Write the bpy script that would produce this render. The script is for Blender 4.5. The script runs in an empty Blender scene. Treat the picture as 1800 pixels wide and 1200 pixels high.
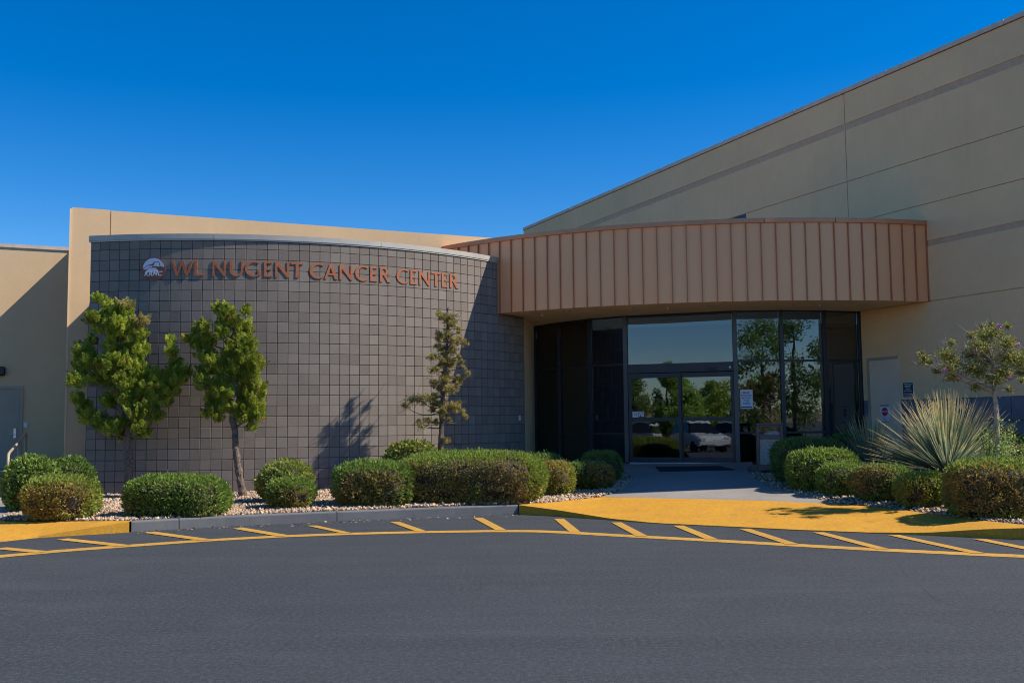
import bpy, bmesh, math, random
import numpy as np
from mathutils import Vector, Matrix
from mathutils.geometry import tessellate_polygon

sc = bpy.context.scene
COL = sc.collection
rad = math.radians
random.seed(7)

# ------------------------------------------------------------------ camera
PITCH, ROLL, CAM_H = 0.0809716, -0.0101953, 1.5
fw = Vector((0, math.cos(PITCH), math.sin(PITCH)))
up0 = Vector((0, -math.sin(PITCH), math.cos(PITCH)))
rt0 = Vector((1, 0, 0))
rt = rt0 * math.cos(ROLL) + up0 * math.sin(ROLL)
up = up0 * math.cos(ROLL) - rt0 * math.sin(ROLL)
cam = bpy.data.cameras.new('camera')
cam.sensor_width = 36.0
cam.lens = 35.0
cam.clip_start = 0.05
cam.clip_end = 6000
camo = bpy.data.objects.new('camera', cam)
COL.objects.link(camo)
m3 = Matrix((rt, up, -fw)).transposed()
camo.matrix_world = Matrix.Translation((0, 0, CAM_H)) @ m3.to_4x4()
sc.camera = camo

# ------------------------------------------------------------------ light
SUN_AZ, SUN_EL = rad(-3.5), rad(45.0)          # azimuth measured from +X
SV = Vector((math.cos(SUN_EL) * math.cos(SUN_AZ), math.cos(SUN_EL) * math.sin(SUN_AZ), math.sin(SUN_EL)))
world = bpy.data.worlds.new('World')
sc.world = world
world.use_nodes = True
nt = world.node_tree
nt.nodes.clear()
wo = nt.nodes.new('ShaderNodeOutputWorld')
bg = nt.nodes.new('ShaderNodeBackground')
sky = nt.nodes.new('ShaderNodeTexSky')
sky.sky_type = 'NISHITA'
sky.sun_disc = False
sky.sun_elevation = SUN_EL
sky.sun_rotation = math.pi / 2 - SUN_AZ
sky.altitude = 1000
sky.air_density = 1.0
sky.dust_density = 0.3
sky.ozone_density = 3.0
hs = nt.nodes.new('ShaderNodeHueSaturation')
hs.inputs['Hue'].default_value = .508
hs.inputs['Saturation'].default_value = 1.48
nt.links.new(sky.outputs[0], hs.inputs['Color'])
nt.links.new(hs.outputs[0], bg.inputs[0])
bg.inputs[1].default_value = 0.096
nt.links.new(bg.outputs[0], wo.inputs[0])
sun = bpy.data.lights.new('sun', 'SUN')
sun.energy = 3.8
sun.angle = rad(0.5)
sun.color = (1.0, 0.93, 0.82)
suno = bpy.data.objects.new('sun', sun)
COL.objects.link(suno)
suno.rotation_euler = SV.to_track_quat('Z', 'Y').to_euler()
suno.location = SV * 40
sc.view_settings.view_transform = 'Standard'
sc.view_settings.look = 'None'
sc.view_settings.gamma = 1.0
sc.view_settings.use_curve_mapping = False
sc.view_settings.exposure = 0.65
sc.render.engine = 'CYCLES'
sc.cycles.use_denoising = True
sc.cycles.filter_width = 1.05
sc.cycles.max_bounces = 8
sc.cycles.transparent_max_bounces = 16
sc.cycles.sample_clamp_indirect = 6.0

# ------------------------------------------------------------------ materials
def nodes(name):
    m = bpy.data.materials.new(name)
    m.use_nodes = True
    t = m.node_tree
    return m, t, t.nodes['Principled BSDF']

def N(t, kind, **kw):
    n = t.nodes.new('ShaderNode' + kind)
    for k, v in kw.items():
        if isinstance(k, str) and k in n.inputs:
            n.inputs[k].default_value = v
        else:
            setattr(n, k, v)
    return n

def coords(t):
    g = t.nodes.new('ShaderNodeNewGeometry')
    return g.outputs['Position']

def noise(t, scale, detail=3, rough=.55, vec=None, dist=0.0):
    n = t.nodes.new('ShaderNodeTexNoise')
    n.inputs['Scale'].default_value = scale
    n.inputs['Detail'].default_value = detail
    n.inputs['Roughness'].default_value = rough
    n.inputs['Distortion'].default_value = dist
    t.links.new(vec if vec is not None else coords(t), n.inputs['Vector'])
    return n.outputs[0]

def ramp(t, fac, a, b, ca=0.0, cb=1.0):
    r = t.nodes.new('ShaderNodeMapRange')
    r.inputs[1].default_value = a
    r.inputs[2].default_value = b
    r.inputs[3].default_value = ca
    r.inputs[4].default_value = cb
    t.links.new(fac, r.inputs[0])
    return r.outputs[0]

def mixc(t, fac, a, b, mode='MIX'):
    n = t.nodes.new('ShaderNodeMix')
    n.data_type = 'RGBA'
    n.blend_type = mode
    for sock, v in ((n.inputs[0], fac), (n.inputs[6], a), (n.inputs[7], b)):
        if isinstance(v, (int, float)):
            sock.default_value = v
        elif isinstance(v, tuple):
            sock.default_value = (*v[:3], 1)
        else:
            t.links.new(v, sock)
    return n.outputs[2]

def mul(t, a, b, op='MULTIPLY'):
    n = t.nodes.new('ShaderNodeMath')
    n.operation = op
    for s, v in ((n.inputs[0], a), (n.inputs[1], b)):
        if isinstance(v, (int, float)):
            s.default_value = v
        else:
            t.links.new(v, s)
    return n.outputs[0]

def bump(t, b, h, strength, dist=.01):
    n = t.nodes.new('ShaderNodeBump')
    n.inputs['Strength'].default_value = strength
    n.inputs['Distance'].default_value = dist
    t.links.new(h, n.inputs['Height'])
    t.links.new(n.outputs[0], b.inputs['Normal'])

def plain(name, col, rough=.6, metal=0.0, var=.12, scale=8.0, bs=.0, bscale=60, spec=.5):
    m, t, b = nodes(name)
    f = noise(t, scale, 4)
    dark = tuple(c * (1 - var) for c in col)
    lite = tuple(min(1, c * (1 + var)) for c in col)
    t.links.new(mixc(t, ramp(t, f, .3, .7), dark, lite), b.inputs['Base Color'])
    b.inputs['Roughness'].default_value = rough
    b.inputs['Metallic'].default_value = metal
    b.inputs['Specular IOR Level'].default_value = spec
    if bs:
        bump(t, b, noise(t, bscale, 3), bs, .004)
    return m

def stucco(name, col):
    m, t, b = nodes(name)
    big = noise(t, .45, 5, .6)
    mid = noise(t, 5, 4)
    fine = noise(t, 140, 2)
    pos = coords(t)
    mp = N(t, 'Mapping')
    mp.inputs['Scale'].default_value = (2.2, 2.2, .16)
    t.links.new(pos, mp.inputs['Vector'])
    streak = noise(t, 1.4, 5, .65, mp.outputs[0])
    c = mixc(t, ramp(t, big, .3, .7), tuple(v * .90 for v in col), tuple(v * 1.05 for v in col))
    c = mixc(t, ramp(t, mid, .35, .75, 0, .22), c, tuple(v * .80 for v in col))
    c = mixc(t, ramp(t, streak, .56, .8, 0, .22), c, (col[0] * .62, col[1] * .6, col[2] * .58))
    c = mixc(t, ramp(t, fine, .2, .8, 0, .25), c, tuple(v * .72 for v in col))
    t.links.new(c, b.inputs['Base Color'])
    b.inputs['Roughness'].default_value = .95
    b.inputs['Specular IOR Level'].default_value = .2
    h = mul(t, mul(t, fine, .7), mul(t, noise(t, 45, 3), .6), 'ADD')
    bump(t, b, h, .55, .006)
    return m

def block_mat():
    m, t, b = nodes('split_block')
    ao = t.nodes.new('ShaderNodeAttribute'); ao.attribute_type = 'OBJECT'; ao.attribute_name = 'tone'
    ag = t.nodes.new('ShaderNodeAttribute'); ag.attribute_type = 'GEOMETRY'; ag.attribute_name = 'tone'
    tone = mul(t, ao.outputs['Fac'], ag.outputs['Fac'], 'ADD')
    c = mixc(t, tone, (.225, .182, .150), (.305, .255, .208))
    fine = noise(t, 170, 2)
    mid = noise(t, 22, 4)
    big = noise(t, .7, 5, .65)
    c = mixc(t, ramp(t, fine, .25, .8, 0, .35), c, (.11, .098, .092))
    c = mixc(t, ramp(t, mid, .5, .85, 0, .28), c, (.30, .28, .265))
    c = mixc(t, ramp(t, big, .55, .8, 0, .35), c, (.13, .12, .118))
    mp = N(t, 'Mapping')
    mp.inputs['Scale'].default_value = (3.5, 3.5, .25)
    t.links.new(coords(t), mp.inputs['Vector'])
    st = noise(t, 1.6, 5, .6, mp.outputs[0])
    c = mixc(t, ramp(t, st, .62, .85, 0, .30), c, (.33, .31, .30))
    t.links.new(c, b.inputs['Base Color'])
    b.inputs['Roughness'].default_value = .9
    b.inputs['Specular IOR Level'].default_value = .25
    bump(t, b, mul(t, fine, mul(t, mid, .5), 'ADD'), .45, .004)
    return m

def asphalt_mat():
    m, t, b = nodes('asphalt_surface')
    pos = coords(t)
    fine = noise(t, 210, 2, .6)
    grit = N(t, 'TexVoronoi', Scale=150.0)
    t.links.new(pos, grit.inputs['Vector'])
    mp = N(t, 'Mapping')
    mp.inputs['Rotation'].default_value = (0, 0, rad(-4))
    mp.inputs['Scale'].default_value = (.16, 1.3, 1)
    t.links.new(pos, mp.inputs['Vector'])
    streak = noise(t, 1.3, 6, .62, mp.outputs[0], .4)
    patch = noise(t, .22, 5, .6)
    blot = noise(t, 1.7, 5, .65)
    c = mixc(t, ramp(t, patch, .3, .7), (.035, .041, .045), (.065, .073, .078))
    c = mixc(t, ramp(t, streak, .42, .66, 0, .8), c, (.034, .037, .041))
    c = mixc(t, ramp(t, streak, .40, .28, 0, .5), c, (.10, .104, .108))
    c = mixc(t, ramp(t, blot, .55, .78, 0, .5), c, (.098, .100, .102))
    c = mixc(t, ramp(t, noise(t, .55, 6, .7, None, .5), .60, .72, 0, .45), c, (.036, .038, .041))
    c = mixc(t, ramp(t, noise(t, 75, 3, .7), .35, .7, 0, .6), c, (.026, .029, .034))
    c = mixc(t, ramp(t, noise(t, 28, 4, .8), .45, .72, 0, .6), c, (.15, .158, .17))
    c = mixc(t, ramp(t, fine, .3, .75, 0, .5), c, (.030, .032, .036))
    c = mixc(t, ramp(t, grit.outputs['Distance'], .0, .35, .35, 0), c, (.16, .16, .16))
    sp = noise(t, 34, 2, .5)
    c = mixc(t, ramp(t, sp, .74, .80, 0, .5), c, (.20, .19, .175))
    lp = N(t, 'Mapping')
    lp.inputs['Scale'].default_value = (.5, 1.5, 1)
    t.links.new(pos, lp.inputs['Vector'])
    sc1 = noise(t, 2.6, 6, .7, lp.outputs[0], .9)
    c = mixc(t, ramp(t, sc1, .70, .80, 0, .45), c, (.15, .15, .15))
    c = mixc(t, ramp(t, sc1, .30, .22, 0, .6), c, (.030, .031, .034))
    wp = N(t, 'Mapping'); wp.inputs['Scale'].default_value = (1, 1, 1)
    wn_ = t.nodes.new('ShaderNodeTexNoise'); wn_.inputs['Scale'].default_value = 1.1; wn_.inputs['Detail'].default_value = 6
    t.links.new(pos, wn_.inputs['Vector'])
    dv = mixc(t, .16, pos, wn_.outputs['Color'], 'ADD')
    cr = N(t, 'TexVoronoi', Scale=.21); cr.feature = 'DISTANCE_TO_EDGE'
    t.links.new(dv, cr.inputs['Vector'])
    crm = mul(t, ramp(t, cr.outputs['Distance'], .0, .0035, 1, 0), ramp(t, noise(t, .4, 3), .50, .62, 0, .4))
    c = mixc(t, crm, c, (.016, .016, .018))
    t.links.new(c, b.inputs['Base Color'])
    b.inputs['Roughness'].default_value = .85
    b.inputs['Specular IOR Level'].default_value = .35
    bump(t, b, mul(t, fine, mul(t, grit.outputs['Distance'], .6), 'ADD'), .6, .008)
    return m

def paint_mat(name, col, under, wear):
    m, t, b = nodes(name)
    pos = coords(t)
    w = noise(t, 9, 6, .72)
    w2 = noise(t, 55, 3, .6)
    big = noise(t, 1.1, 5, .6)
    c = mixc(t, ramp(t, big, .3, .7), tuple(v * .86 for v in col), tuple(v * 1.06 for v in col))
    mp = N(t, 'Mapping')
    mp.inputs['Rotation'].default_value = (0, 0, rad(34))
    mp.inputs['Scale'].default_value = (1.2, .3, 1)
    t.links.new(pos, mp.inputs['Vector'])
    tr = noise(t, 2.4, 6, .7, mp.outputs[0], .6)
    c = mixc(t, ramp(t, tr, .55, .78, 0, .5), c, (col[0] * .62, col[1] * .52, col[2] * .6))
    c = mixc(t, ramp(t, noise(t, 16, 6, .75), .42, .60, 0, .65), c, (col[0] * .72, col[1] * .62, col[2] * 1.6 + .01))
    c = mixc(t, ramp(t, noise(t, 70, 3, .7), .45, .62, 0, .55), c, (col[0] * .58, col[1] * .54, col[2] * 2 + .01))
    c = mixc(t, ramp(t, noise(t, 2.6, 6, .75), .56, .70, 0, .5), c, (col[0] * .5, col[1] * .44, .03))
    f = mul(t, ramp(t, w, .62 - wear, .80 - wear, 0, 1), ramp(t, w2, .35, .6, .2, 1))
    c = mixc(t, f, c, under)
    t.links.new(c, b.inputs['Base Color'])
    b.inputs['Roughness'].default_value = .75
    b.inputs['Specular IOR Level'].default_value = .3
    bump(t, b, mul(t, w2, noise(t, 160, 2), 'ADD'), .35, .004)
    return m

def concrete_mat(name, a, d):
    m, t, b = nodes(name)
    big = noise(t, .8, 6, .62)
    mid = noise(t, 6, 5, .65)
    fine = noise(t, 120, 2)
    c = mixc(t, ramp(t, big, .3, .7), d, a)
    c = mixc(t, ramp(t, mid, .5, .8, 0, .45), c, tuple(v * .6 for v in d))
    c = mixc(t, ramp(t, fine, .3, .8, 0, .3), c, tuple(v * .65 for v in d))
    t.links.new(c, b.inputs['Base Color'])
    b.inputs['Roughness'].default_value = .88
    b.inputs['Specular IOR Level'].default_value = .3
    bump(t, b, mul(t, fine, mid, 'ADD'), .3, .004)
    return m

def foliage_mat():
    m, t, b = nodes('foliage')
    a = t.nodes.new('ShaderNodeAttribute'); a.attribute_name = 'tint'
    n = noise(t, 30, 2)
    c = mixc(t, ramp(t, n, .3, .7, 0, .35), a.outputs['Color'], (.02, .03, .01))
    gm = N(t, 'Gamma'); gm.inputs[1].default_value = .80
    t.links.new(c, gm.inputs[0]); c = mixc(t, 1.0, gm.outputs[0], (1.62, 1.72, 1.15), 'MULTIPLY')
    t.links.new(c, b.inputs['Base Color'])
    b.inputs['Roughness'].default_value = .55
    b.inputs['Specular IOR Level'].default_value = .3
    tr = t.nodes.new('ShaderNodeBsdfTranslucent')
    t.links.new(c, tr.inputs[0])
    mx = t.nodes.new('ShaderNodeMixShader')
    mx.inputs[0].default_value = .42
    t.links.new(b.outputs[0], mx.inputs[1])
    t.links.new(tr.outputs[0], mx.inputs[2])
    t.links.new(mx.outputs[0], t.nodes['Material Output'].inputs[0])
    return m

def tint_mat(name, rough=.8, bs=.0):
    m, t, b = nodes(name)
    a = t.nodes.new('ShaderNodeAttribute'); a.attribute_name = 'tint'
    n = noise(t, 70, 3)
    c = mixc(t, ramp(t, n, .3, .7, 0, .3), a.outputs['Color'], (.10, .085, .07))
    t.links.new(c, b.inputs['Base Color'])
    b.inputs['Roughness'].default_value = rough
    b.inputs['Specular IOR Level'].default_value = .3
    return m

def gravel_base_mat():
    m, t, b = nodes('gravel_ground')
    v = N(t, 'TexVoronoi', Scale=28.0)
    t.links.new(coords(t), v.inputs['Vector'])
    n = noise(t, 3, 4)
    hue = N(t, 'SeparateColor')
    t.links.new(v.outputs['Color'], hue.inputs[0])
    c = mixc(t, hue.outputs[0], (.26, .19, .13), (.56, .44, .31))
    c = mixc(t, ramp(t, hue.outputs[1], .72, .8), c, (.16, .15, .15))
    c = mixc(t, ramp(t, v.outputs['Distance'], .25, .6, 0, .9), c, (.06, .05, .04))
    c = mixc(t, ramp(t, n, .45, .75, 0, .4), c, (.15, .11, .08))
    t.links.new(c, b.inputs['Base Color'])
    b.inputs['Roughness'].default_value = .9
    bump(t, b, ramp(t, v.outputs['Distance'], .6, 0, 0, 1), .8, .02)
    return m

def copper_mat():
    m, t, b = nodes('copper_painted_metal')
    ao = t.nodes.new('ShaderNodeAttribute'); ao.attribute_type = 'OBJECT'; ao.attribute_name = 'tone'
    n = noise(t, .9, 4)
    c = mixc(t, mul(t, ramp(t, n, .3, .7, 0, .5), mul(t, ao.outputs['Fac'], .5), 'ADD'), (1.0, .445, .195), (1.0, .48, .22))
    t.links.new(c, b.inputs['Base Color'])
    b.inputs['Metallic'].default_value = .2
    b.inputs['Roughness'].default_value = .42
    bump(t, b, noise(t, 2.2, 3), .10, .02)
    return m

def glass_mat(name, tint, refl):
    m, t, b = nodes(name)
    t.nodes.remove(b)
    tr = t.nodes.new('ShaderNodeBsdfTransparent')
    tr.inputs[0].default_value = (*tint, 1)
    gl = t.nodes.new('ShaderNodeBsdfGlossy')
    gl.inputs['Roughness'].default_value = .0
    gl.inputs[0].default_value = (.86, .92, 1, 1)
    lw = t.nodes.new('ShaderNodeFresnel')
    lw.inputs[0].default_value = 1.5
    f = mul(t, lw.outputs[0], refl, 'ADD')
    bp = t.nodes.new('ShaderNodeBump')
    bp.inputs['Strength'].default_value = .012
    bp.inputs['Distance'].default_value = .05
    t.links.new(noise(t, 2.2, 2), bp.inputs['Height'])
    t.links.new(bp.outputs[0], gl.inputs['Normal'])
    mx = t.nodes.new('ShaderNodeMixShader')
    t.links.new(f, mx.inputs[0])
    t.links.new(tr.outputs[0], mx.inputs[1])
    t.links.new(gl.outputs[0], mx.inputs[2])
    t.links.new(mx.outputs[0], t.nodes['Material Output'].inputs[0])
    return m

M = {}
M['stucco'] = stucco('tan_stucco', (.76, .53, .305))
M['stucco2'] = stucco('brown_stucco', (.92, .60, .325))
M['band'] = plain('grey_band', (.62, .40, .25), .9, var=.1, bs=.3)
M['block'] = block_mat()
M['mortar'] = plain('mortar', (.085, .072, .068), .95, var=.3, scale=14, bs=.4)
M['asphalt'] = asphalt_mat()
M['yellow'] = paint_mat('yellow_kerb_paint', (.72, .365, .018), (.36, .27, .14), .02)
M['line'] = paint_mat('yellow_line_paint', (.66, .37, .035), (.11, .10, .08), .07)
M['concrete'] = concrete_mat('concrete', (.36, .32, .275), (.28, .25, .215))
M['kerb'] = concrete_mat('kerb_concrete', (.21, .205, .20), (.135, .135, .14))
M['gravelbase'] = gravel_base_mat()
M['stone'] = tint_mat('gravel_stone', .85)
M['foliage'] = foliage_mat()
M['twig'] = plain('twig', (.075, .055, .035), .9, var=.35, scale=30, bs=.5)
M['bark'] = plain('bark', (.16, .115, .085), .95, var=.55, scale=26, bs=1.0, bscale=45)
M['palebark'] = plain('pale_bark', (.42, .33, .24), .85, var=.3, scale=20, bs=.5)
M['copper'] = copper_mat()
M['coppertrim'] = plain('copper_trim', (.52, .20, .10), .40, .4, .1, 3)
M['copperedge'] = plain('copper_edge', (.66, .28, .14), .40, .4, .1, 3)
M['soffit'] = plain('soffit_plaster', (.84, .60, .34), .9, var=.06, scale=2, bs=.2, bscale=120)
M['frame'] = plain('bronze_frame', (.040, .042, .050), .38, .3, .15, 4)
M['framelight'] = plain('bronze_post', (.085, .088, .10), .35, .35, .12, 4)
M['glass'] = glass_mat('tinted_glass', (.42, .44, .44), .085)
M['coping'] = plain('grey_metal_coping', (.50, .46, .39), .5, .2, .08, 3)
M['coping2'] = plain('weathered_coping', (.66, .51, .38), .6, .2, .12, 4)
M['rust'] = plain('rust_red_letter', (.42, .135, .055), .55, .15, .12, 10)
M['rustdark'] = plain('rust_brown_disc', (.27, .085, .055), .5, .1, .1, 10)
M['logosky'] = plain('logo_sky', (.52, .64, .76), .5, 0, .06, 12)
M['logomesa'] = plain('logo_mesa', (.62, .62, .74), .5, 0, .2, 16)
M['white'] = plain('white_paint', (.78, .78, .78), .5, 0, .04, 10)
M['paper'] = plain('paper', (.74, .76, .80), .6, 0, .05, 10)
M['red'] = plain('red_print', (.50, .03, .05), .5, 0, .06, 10)
M['darkblue'] = plain('dark_blue_print', (.03, .05, .14), .5, 0, .06, 10)
M['navy'] = plain('sign_navy', (.015, .035, .06), .4, 0, .1, 10)
M['ink'] = plain('ink', (.06, .06, .10), .6, 0, .1, 10)
M['doorpaint'] = plain('door_paint', (.80, .62, .45), .55, 0, .05, 3)
M['doorpaint2'] = plain('brown_door_paint', (.42, .35, .25), .55, 0, .06, 3)
M['steel'] = plain('brushed_steel', (.55, .55, .55), .3, .9, .1, 12)
M['rail'] = plain('rail_paint', (.45, .35, .23), .5, .1, .12, 12)
M['tile'] = plain('blue_grey_tile', (.145, .155, .185), .65, 0, .14, 3.5, .25, 90)
M['grout'] = plain('grout', (.06, .062, .075), .9, 0, .2, 12)
M['mat'] = plain('rubber_mat', (.022, .026, .026), .9, 0, .3, 40, .6, 120)
M['bin'] = plain('bin_brown', (.20, .115, .095), .55, .1, .12, 12)
def agg():
    m, t, b = nodes('exposed_aggregate')
    v = N(t, 'TexVoronoi', Scale=95.0)
    t.links.new(coords(t), v.inputs['Vector'])
    s = N(t, 'SeparateColor'); t.links.new(v.outputs['Color'], s.inputs[0])
    t.links.new(mixc(t, s.outputs[0], (.26, .19, .14), (.66, .54, .43)), b.inputs['Base Color'])
    b.inputs['Roughness'].default_value = .85
    bump(t, b, v.outputs['Distance'], .5, .006)
    return m
M['aggregate'] = agg()
M['bag'] = plain('plastic_bag', (.62, .50, .46), .35, 0, .25, 18)
M['black'] = plain('black_plastic', (.012, .012, .014), .4, 0, .2, 10)
M['dark'] = plain('dark_hole', (.01, .01, .01), .9, 0, .1, 10)
M['pipe'] = plain('grey_pipe', (.28, .26, .24), .7, 0, .2, 20)
M['interior'] = plain('interior_wall', (.34, .30, .22), .9, 0, .06, 2)
M['ifloor'] = plain('interior_floor', (.12, .10, .09), .5, 0, .15, 4)
M['iceil'] = plain('interior_ceiling', (.45, .43, .38), .9, 0, .05, 3)
M['wood'] = plain('brown_wood', (.16, .085, .04), .5, 0, .25, 14)
M['hill'] = plain('dry_hill', (.24, .18, .12), .95, 0, .35, .02)
M['carwhite'] = plain('white_car_paint', (.62, .62, .60), .25, .0, .03, 2)
M['cargrey'] = plain('grey_car_paint', (.12, .13, .15), .25, .3, .03, 2)
M['carglass'] = plain('car_glass', (.015, .018, .02), .05, 0, .05, 2)
M['tyre'] = plain('tyre', (.02, .02, .02), .85, 0, .2, 20)
M['lamp'] = plain('recessed_lamp_glass', (.55, .53, .48), .3, 0, .05, 20)
M['pink'] = plain('pink_petal', (.62, .28, .52), .6, 0, .2, 40)
M['redpetal'] = plain('red_petal', (.34, .10, .07), .6, 0, .2, 40)

# ------------------------------------------------------------------ helpers
ORG = {}
def tag(o, label=None, cat=None, group=None, kind=None):
    if label: o['label'] = label
    if cat: o['category'] = cat
    if group: o['group'] = group
    if kind: o['kind'] = kind
    return o

def thing(name, loc, label, cat, group=None):
    o = bpy.data.objects.new(name, None)
    o.empty_display_size = .3
    COL.objects.link(o)
    o.location = loc
    ORG[o] = Vector(loc)
    return tag(o, label, cat, group)

def put(name, me, mat, parent=None, loc=None):
    """mesh in world coordinates -> object, part of parent or top level at loc"""
    o = bpy.data.objects.new(name, me)
    COL.objects.link(o)
    if parent is not None:
        org = ORG[parent]
        o.parent = parent
        ORG[o] = org
    else:
        org = Vector(loc) if loc is not None else Vector((0, 0, 0))
        o.location = org
        ORG[o] = org
    if org.length > 1e-9:
        me.transform(Matrix.Translation(-org))
    if mat is not None and not me.materials:
        me.materials.append(mat)
    return o

class MB:
    def __init__(s):
        s.v, s.f = [], []
    def add(s, vs, fs):
        k = len(s.v)
        s.v += [tuple(v) for v in vs]
        s.f += [tuple(i + k for i in f) for f in fs]
        return s
    def box(s, c, size, rz=0.0, ch=0.0):
        x, y, z = size[0] / 2, size[1] / 2, size[2] / 2
        ca, sa = math.cos(rz), math.sin(rz)
        def w(p):
            return (c[0] + p[0] * ca - p[1] * sa, c[1] + p[0] * sa + p[1] * ca, c[2] + p[2])
        if not ch:
            vs = [w((i * x, j * y, k * z)) for i in (-1, 1) for j in (-1, 1) for k in (-1, 1)]
            return s.add(vs, [(0, 1, 3, 2), (4, 6, 7, 5), (0, 4, 5, 1), (2, 3, 7, 6), (0, 2, 6, 4), (1, 5, 7, 3)])
        bm = bmesh.new()
        bmesh.ops.create_cube(bm, size=1)
        bmesh.ops.scale(bm, vec=(2 * x, 2 * y, 2 * z), verts=bm.verts)
        bmesh.ops.bevel(bm, geom=bm.edges[:], offset=ch, segments=1, affect='EDGES')
        bm.verts.index_update()
        vs = [w(v.co) for v in bm.verts]
        fs = [[v.index for v in f.verts] for f in bm.faces]
        bm.free()
        return s.add(vs, fs)
    def seg(s, a, b, z0, z1, thick, side=0.0):
        """wall box from plan point a to b; thickness to the right of a->b is side..side+thick"""
        a, b = Vector(a[:2]), Vector(b[:2])
        d = (b - a).normalized()
        n = Vector((d.y, -d.x))
        q = [a + n * side, b + n * side, b + n * (side + thick), a + n * (side + thick)]
        return s.prism(q, z0, z1)
    def prism(s, poly, z0, z1):
        n = len(poly)
        ar = sum(poly[i][0] * poly[(i + 1) % n][1] - poly[(i + 1) % n][0] * poly[i][1] for i in range(n))
        if ar < 0:
            poly = list(reversed(poly))
        vs = [(p[0], p[1], z0) for p in poly] + [(p[0], p[1], z1) for p in poly]
        tri = tessellate_polygon([[Vector((p[0], p[1], 0)) for p in poly]])
        fs = []
        for t in tri:
            a, b, c = [Vector(poly[i][:2]) for i in t]
            if (b - a).cross(c - a) < 0:
                t = (t[0], t[2], t[1])
            fs.append(tuple(i + n for i in t))
            fs.append((t[0], t[2], t[1]))
        fs += [(i, (i + 1) % n, (i + 1) % n + n, i + n) for i in range(n)]
        return s.add(vs, fs)
    def tube(s, pts, rs, k=8, cap=True):
        pts = [Vector(p) for p in pts]
        if not hasattr(rs, '__len__'):
            rs = [rs] * len(pts)
        rings = []
        base = len(s.v)
        ref = None
        for i, p in enumerate(pts):
            d = (pts[min(i + 1, len(pts) - 1)] - pts[max(i - 1, 0)]).normalized()
            if ref is None:
                ref = d.orthogonal().normalized()
            ref = (ref - d * ref.dot(d)).normalized()
            o = d.cross(ref)
            for j in range(k):
                a = 2 * math.pi * j / k
                s.v.append(tuple(p + (ref * math.cos(a) + o * math.sin(a)) * rs[i]))
        for i in range(len(pts) - 1):
            for j in range(k):
                a = base + i * k + j
                b = base + i * k + (j + 1) % k
                s.f.append((a, b, b + k, a + k))
        if cap:
            s.f.append(tuple(base + j for j in reversed(range(k))))
            s.f.append(tuple(base + (len(pts) - 1) * k + j for j in range(k)))
        return s
    def build(s, name, mat, parent=None, loc=None, smooth=False):
        me = bpy.data.meshes.new(name)
        me.from_pydata(s.v, [], s.f)
        if smooth:
            me.polygons.foreach_set('use_smooth', [True] * len(me.polygons))
        me.update()
        return put(name, me, mat, parent, loc)

def fast_mesh(name, V, nper, tint=None, idx=None):
    """V: (n*nper,3) with faces of nper verts in order (or idx (m,k))"""
    me = bpy.data.meshes.new(name)
    V = np.asarray(V, np.float32)
    if idx is None:
        nf = len(V) // nper
        idx = np.arange(nf * nper, dtype=np.int32).reshape(nf, nper)
    nf, k = idx.shape
    me.vertices.add(len(V))
    me.vertices.foreach_set('co', V.ravel())
    me.loops.add(nf * k)
    me.loops.foreach_set('vertex_index', idx.astype(np.int32).ravel())
    me.polygons.add(nf)
    me.polygons.foreach_set('loop_start', np.arange(0, nf * k, k, dtype=np.int32))
    me.polygons.foreach_set('loop_total', np.full(nf, k, dtype=np.int32))
    me.update(calc_edges=True)
    me.validate()
    if tint is not None:
        a = me.attributes.new('tint', 'FLOAT_COLOR', 'FACE')
        c = np.ones((nf, 4), np.float32)
        c[:, :3] = tint
        a.data.foreach_set('color', c.ravel())
    return me

def unit(a):
    return a / np.maximum(np.linalg.norm(a, axis=1, keepdims=True), 1e-9)

def kites(P, D, L, Wd, rng, cup=.15):
    n = len(P)
    S = unit(np.cross(D, rng.normal(size=(n, 3))))
    Nn = np.cross(D, S)
    L = np.broadcast_to(np.asarray(L, float).reshape(-1, 1), (n, 1))
    Wd = np.broadcast_to(np.asarray(Wd, float).reshape(-1, 1), (n, 1))
    V = np.empty((n, 4, 3))
    V[:, 0] = P
    V[:, 1] = P + D * L * .5 + S * Wd / 2 + Nn * Wd * cup
    V[:, 2] = P + D * L
    V[:, 3] = P + D * L * .5 - S * Wd / 2 + Nn * Wd * cup
    return V.reshape(-1, 3)

def vnoise(P, rng, scale, n=5):
    """cheap smooth noise in about -1..1"""
    out = np.zeros(len(P))
    for i in range(n):
        k = rng.normal(size=3) * scale * (1 + .6 * i)
        out += np.sin(P @ k + rng.uniform(0, 6.28)) / (1 + .5 * i)
    return out / 2.4

def ss(a, b, x):
    u = np.clip((x - a) / (b - a), 0, 1)
    return u * u * (3 - 2 * u)

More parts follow.
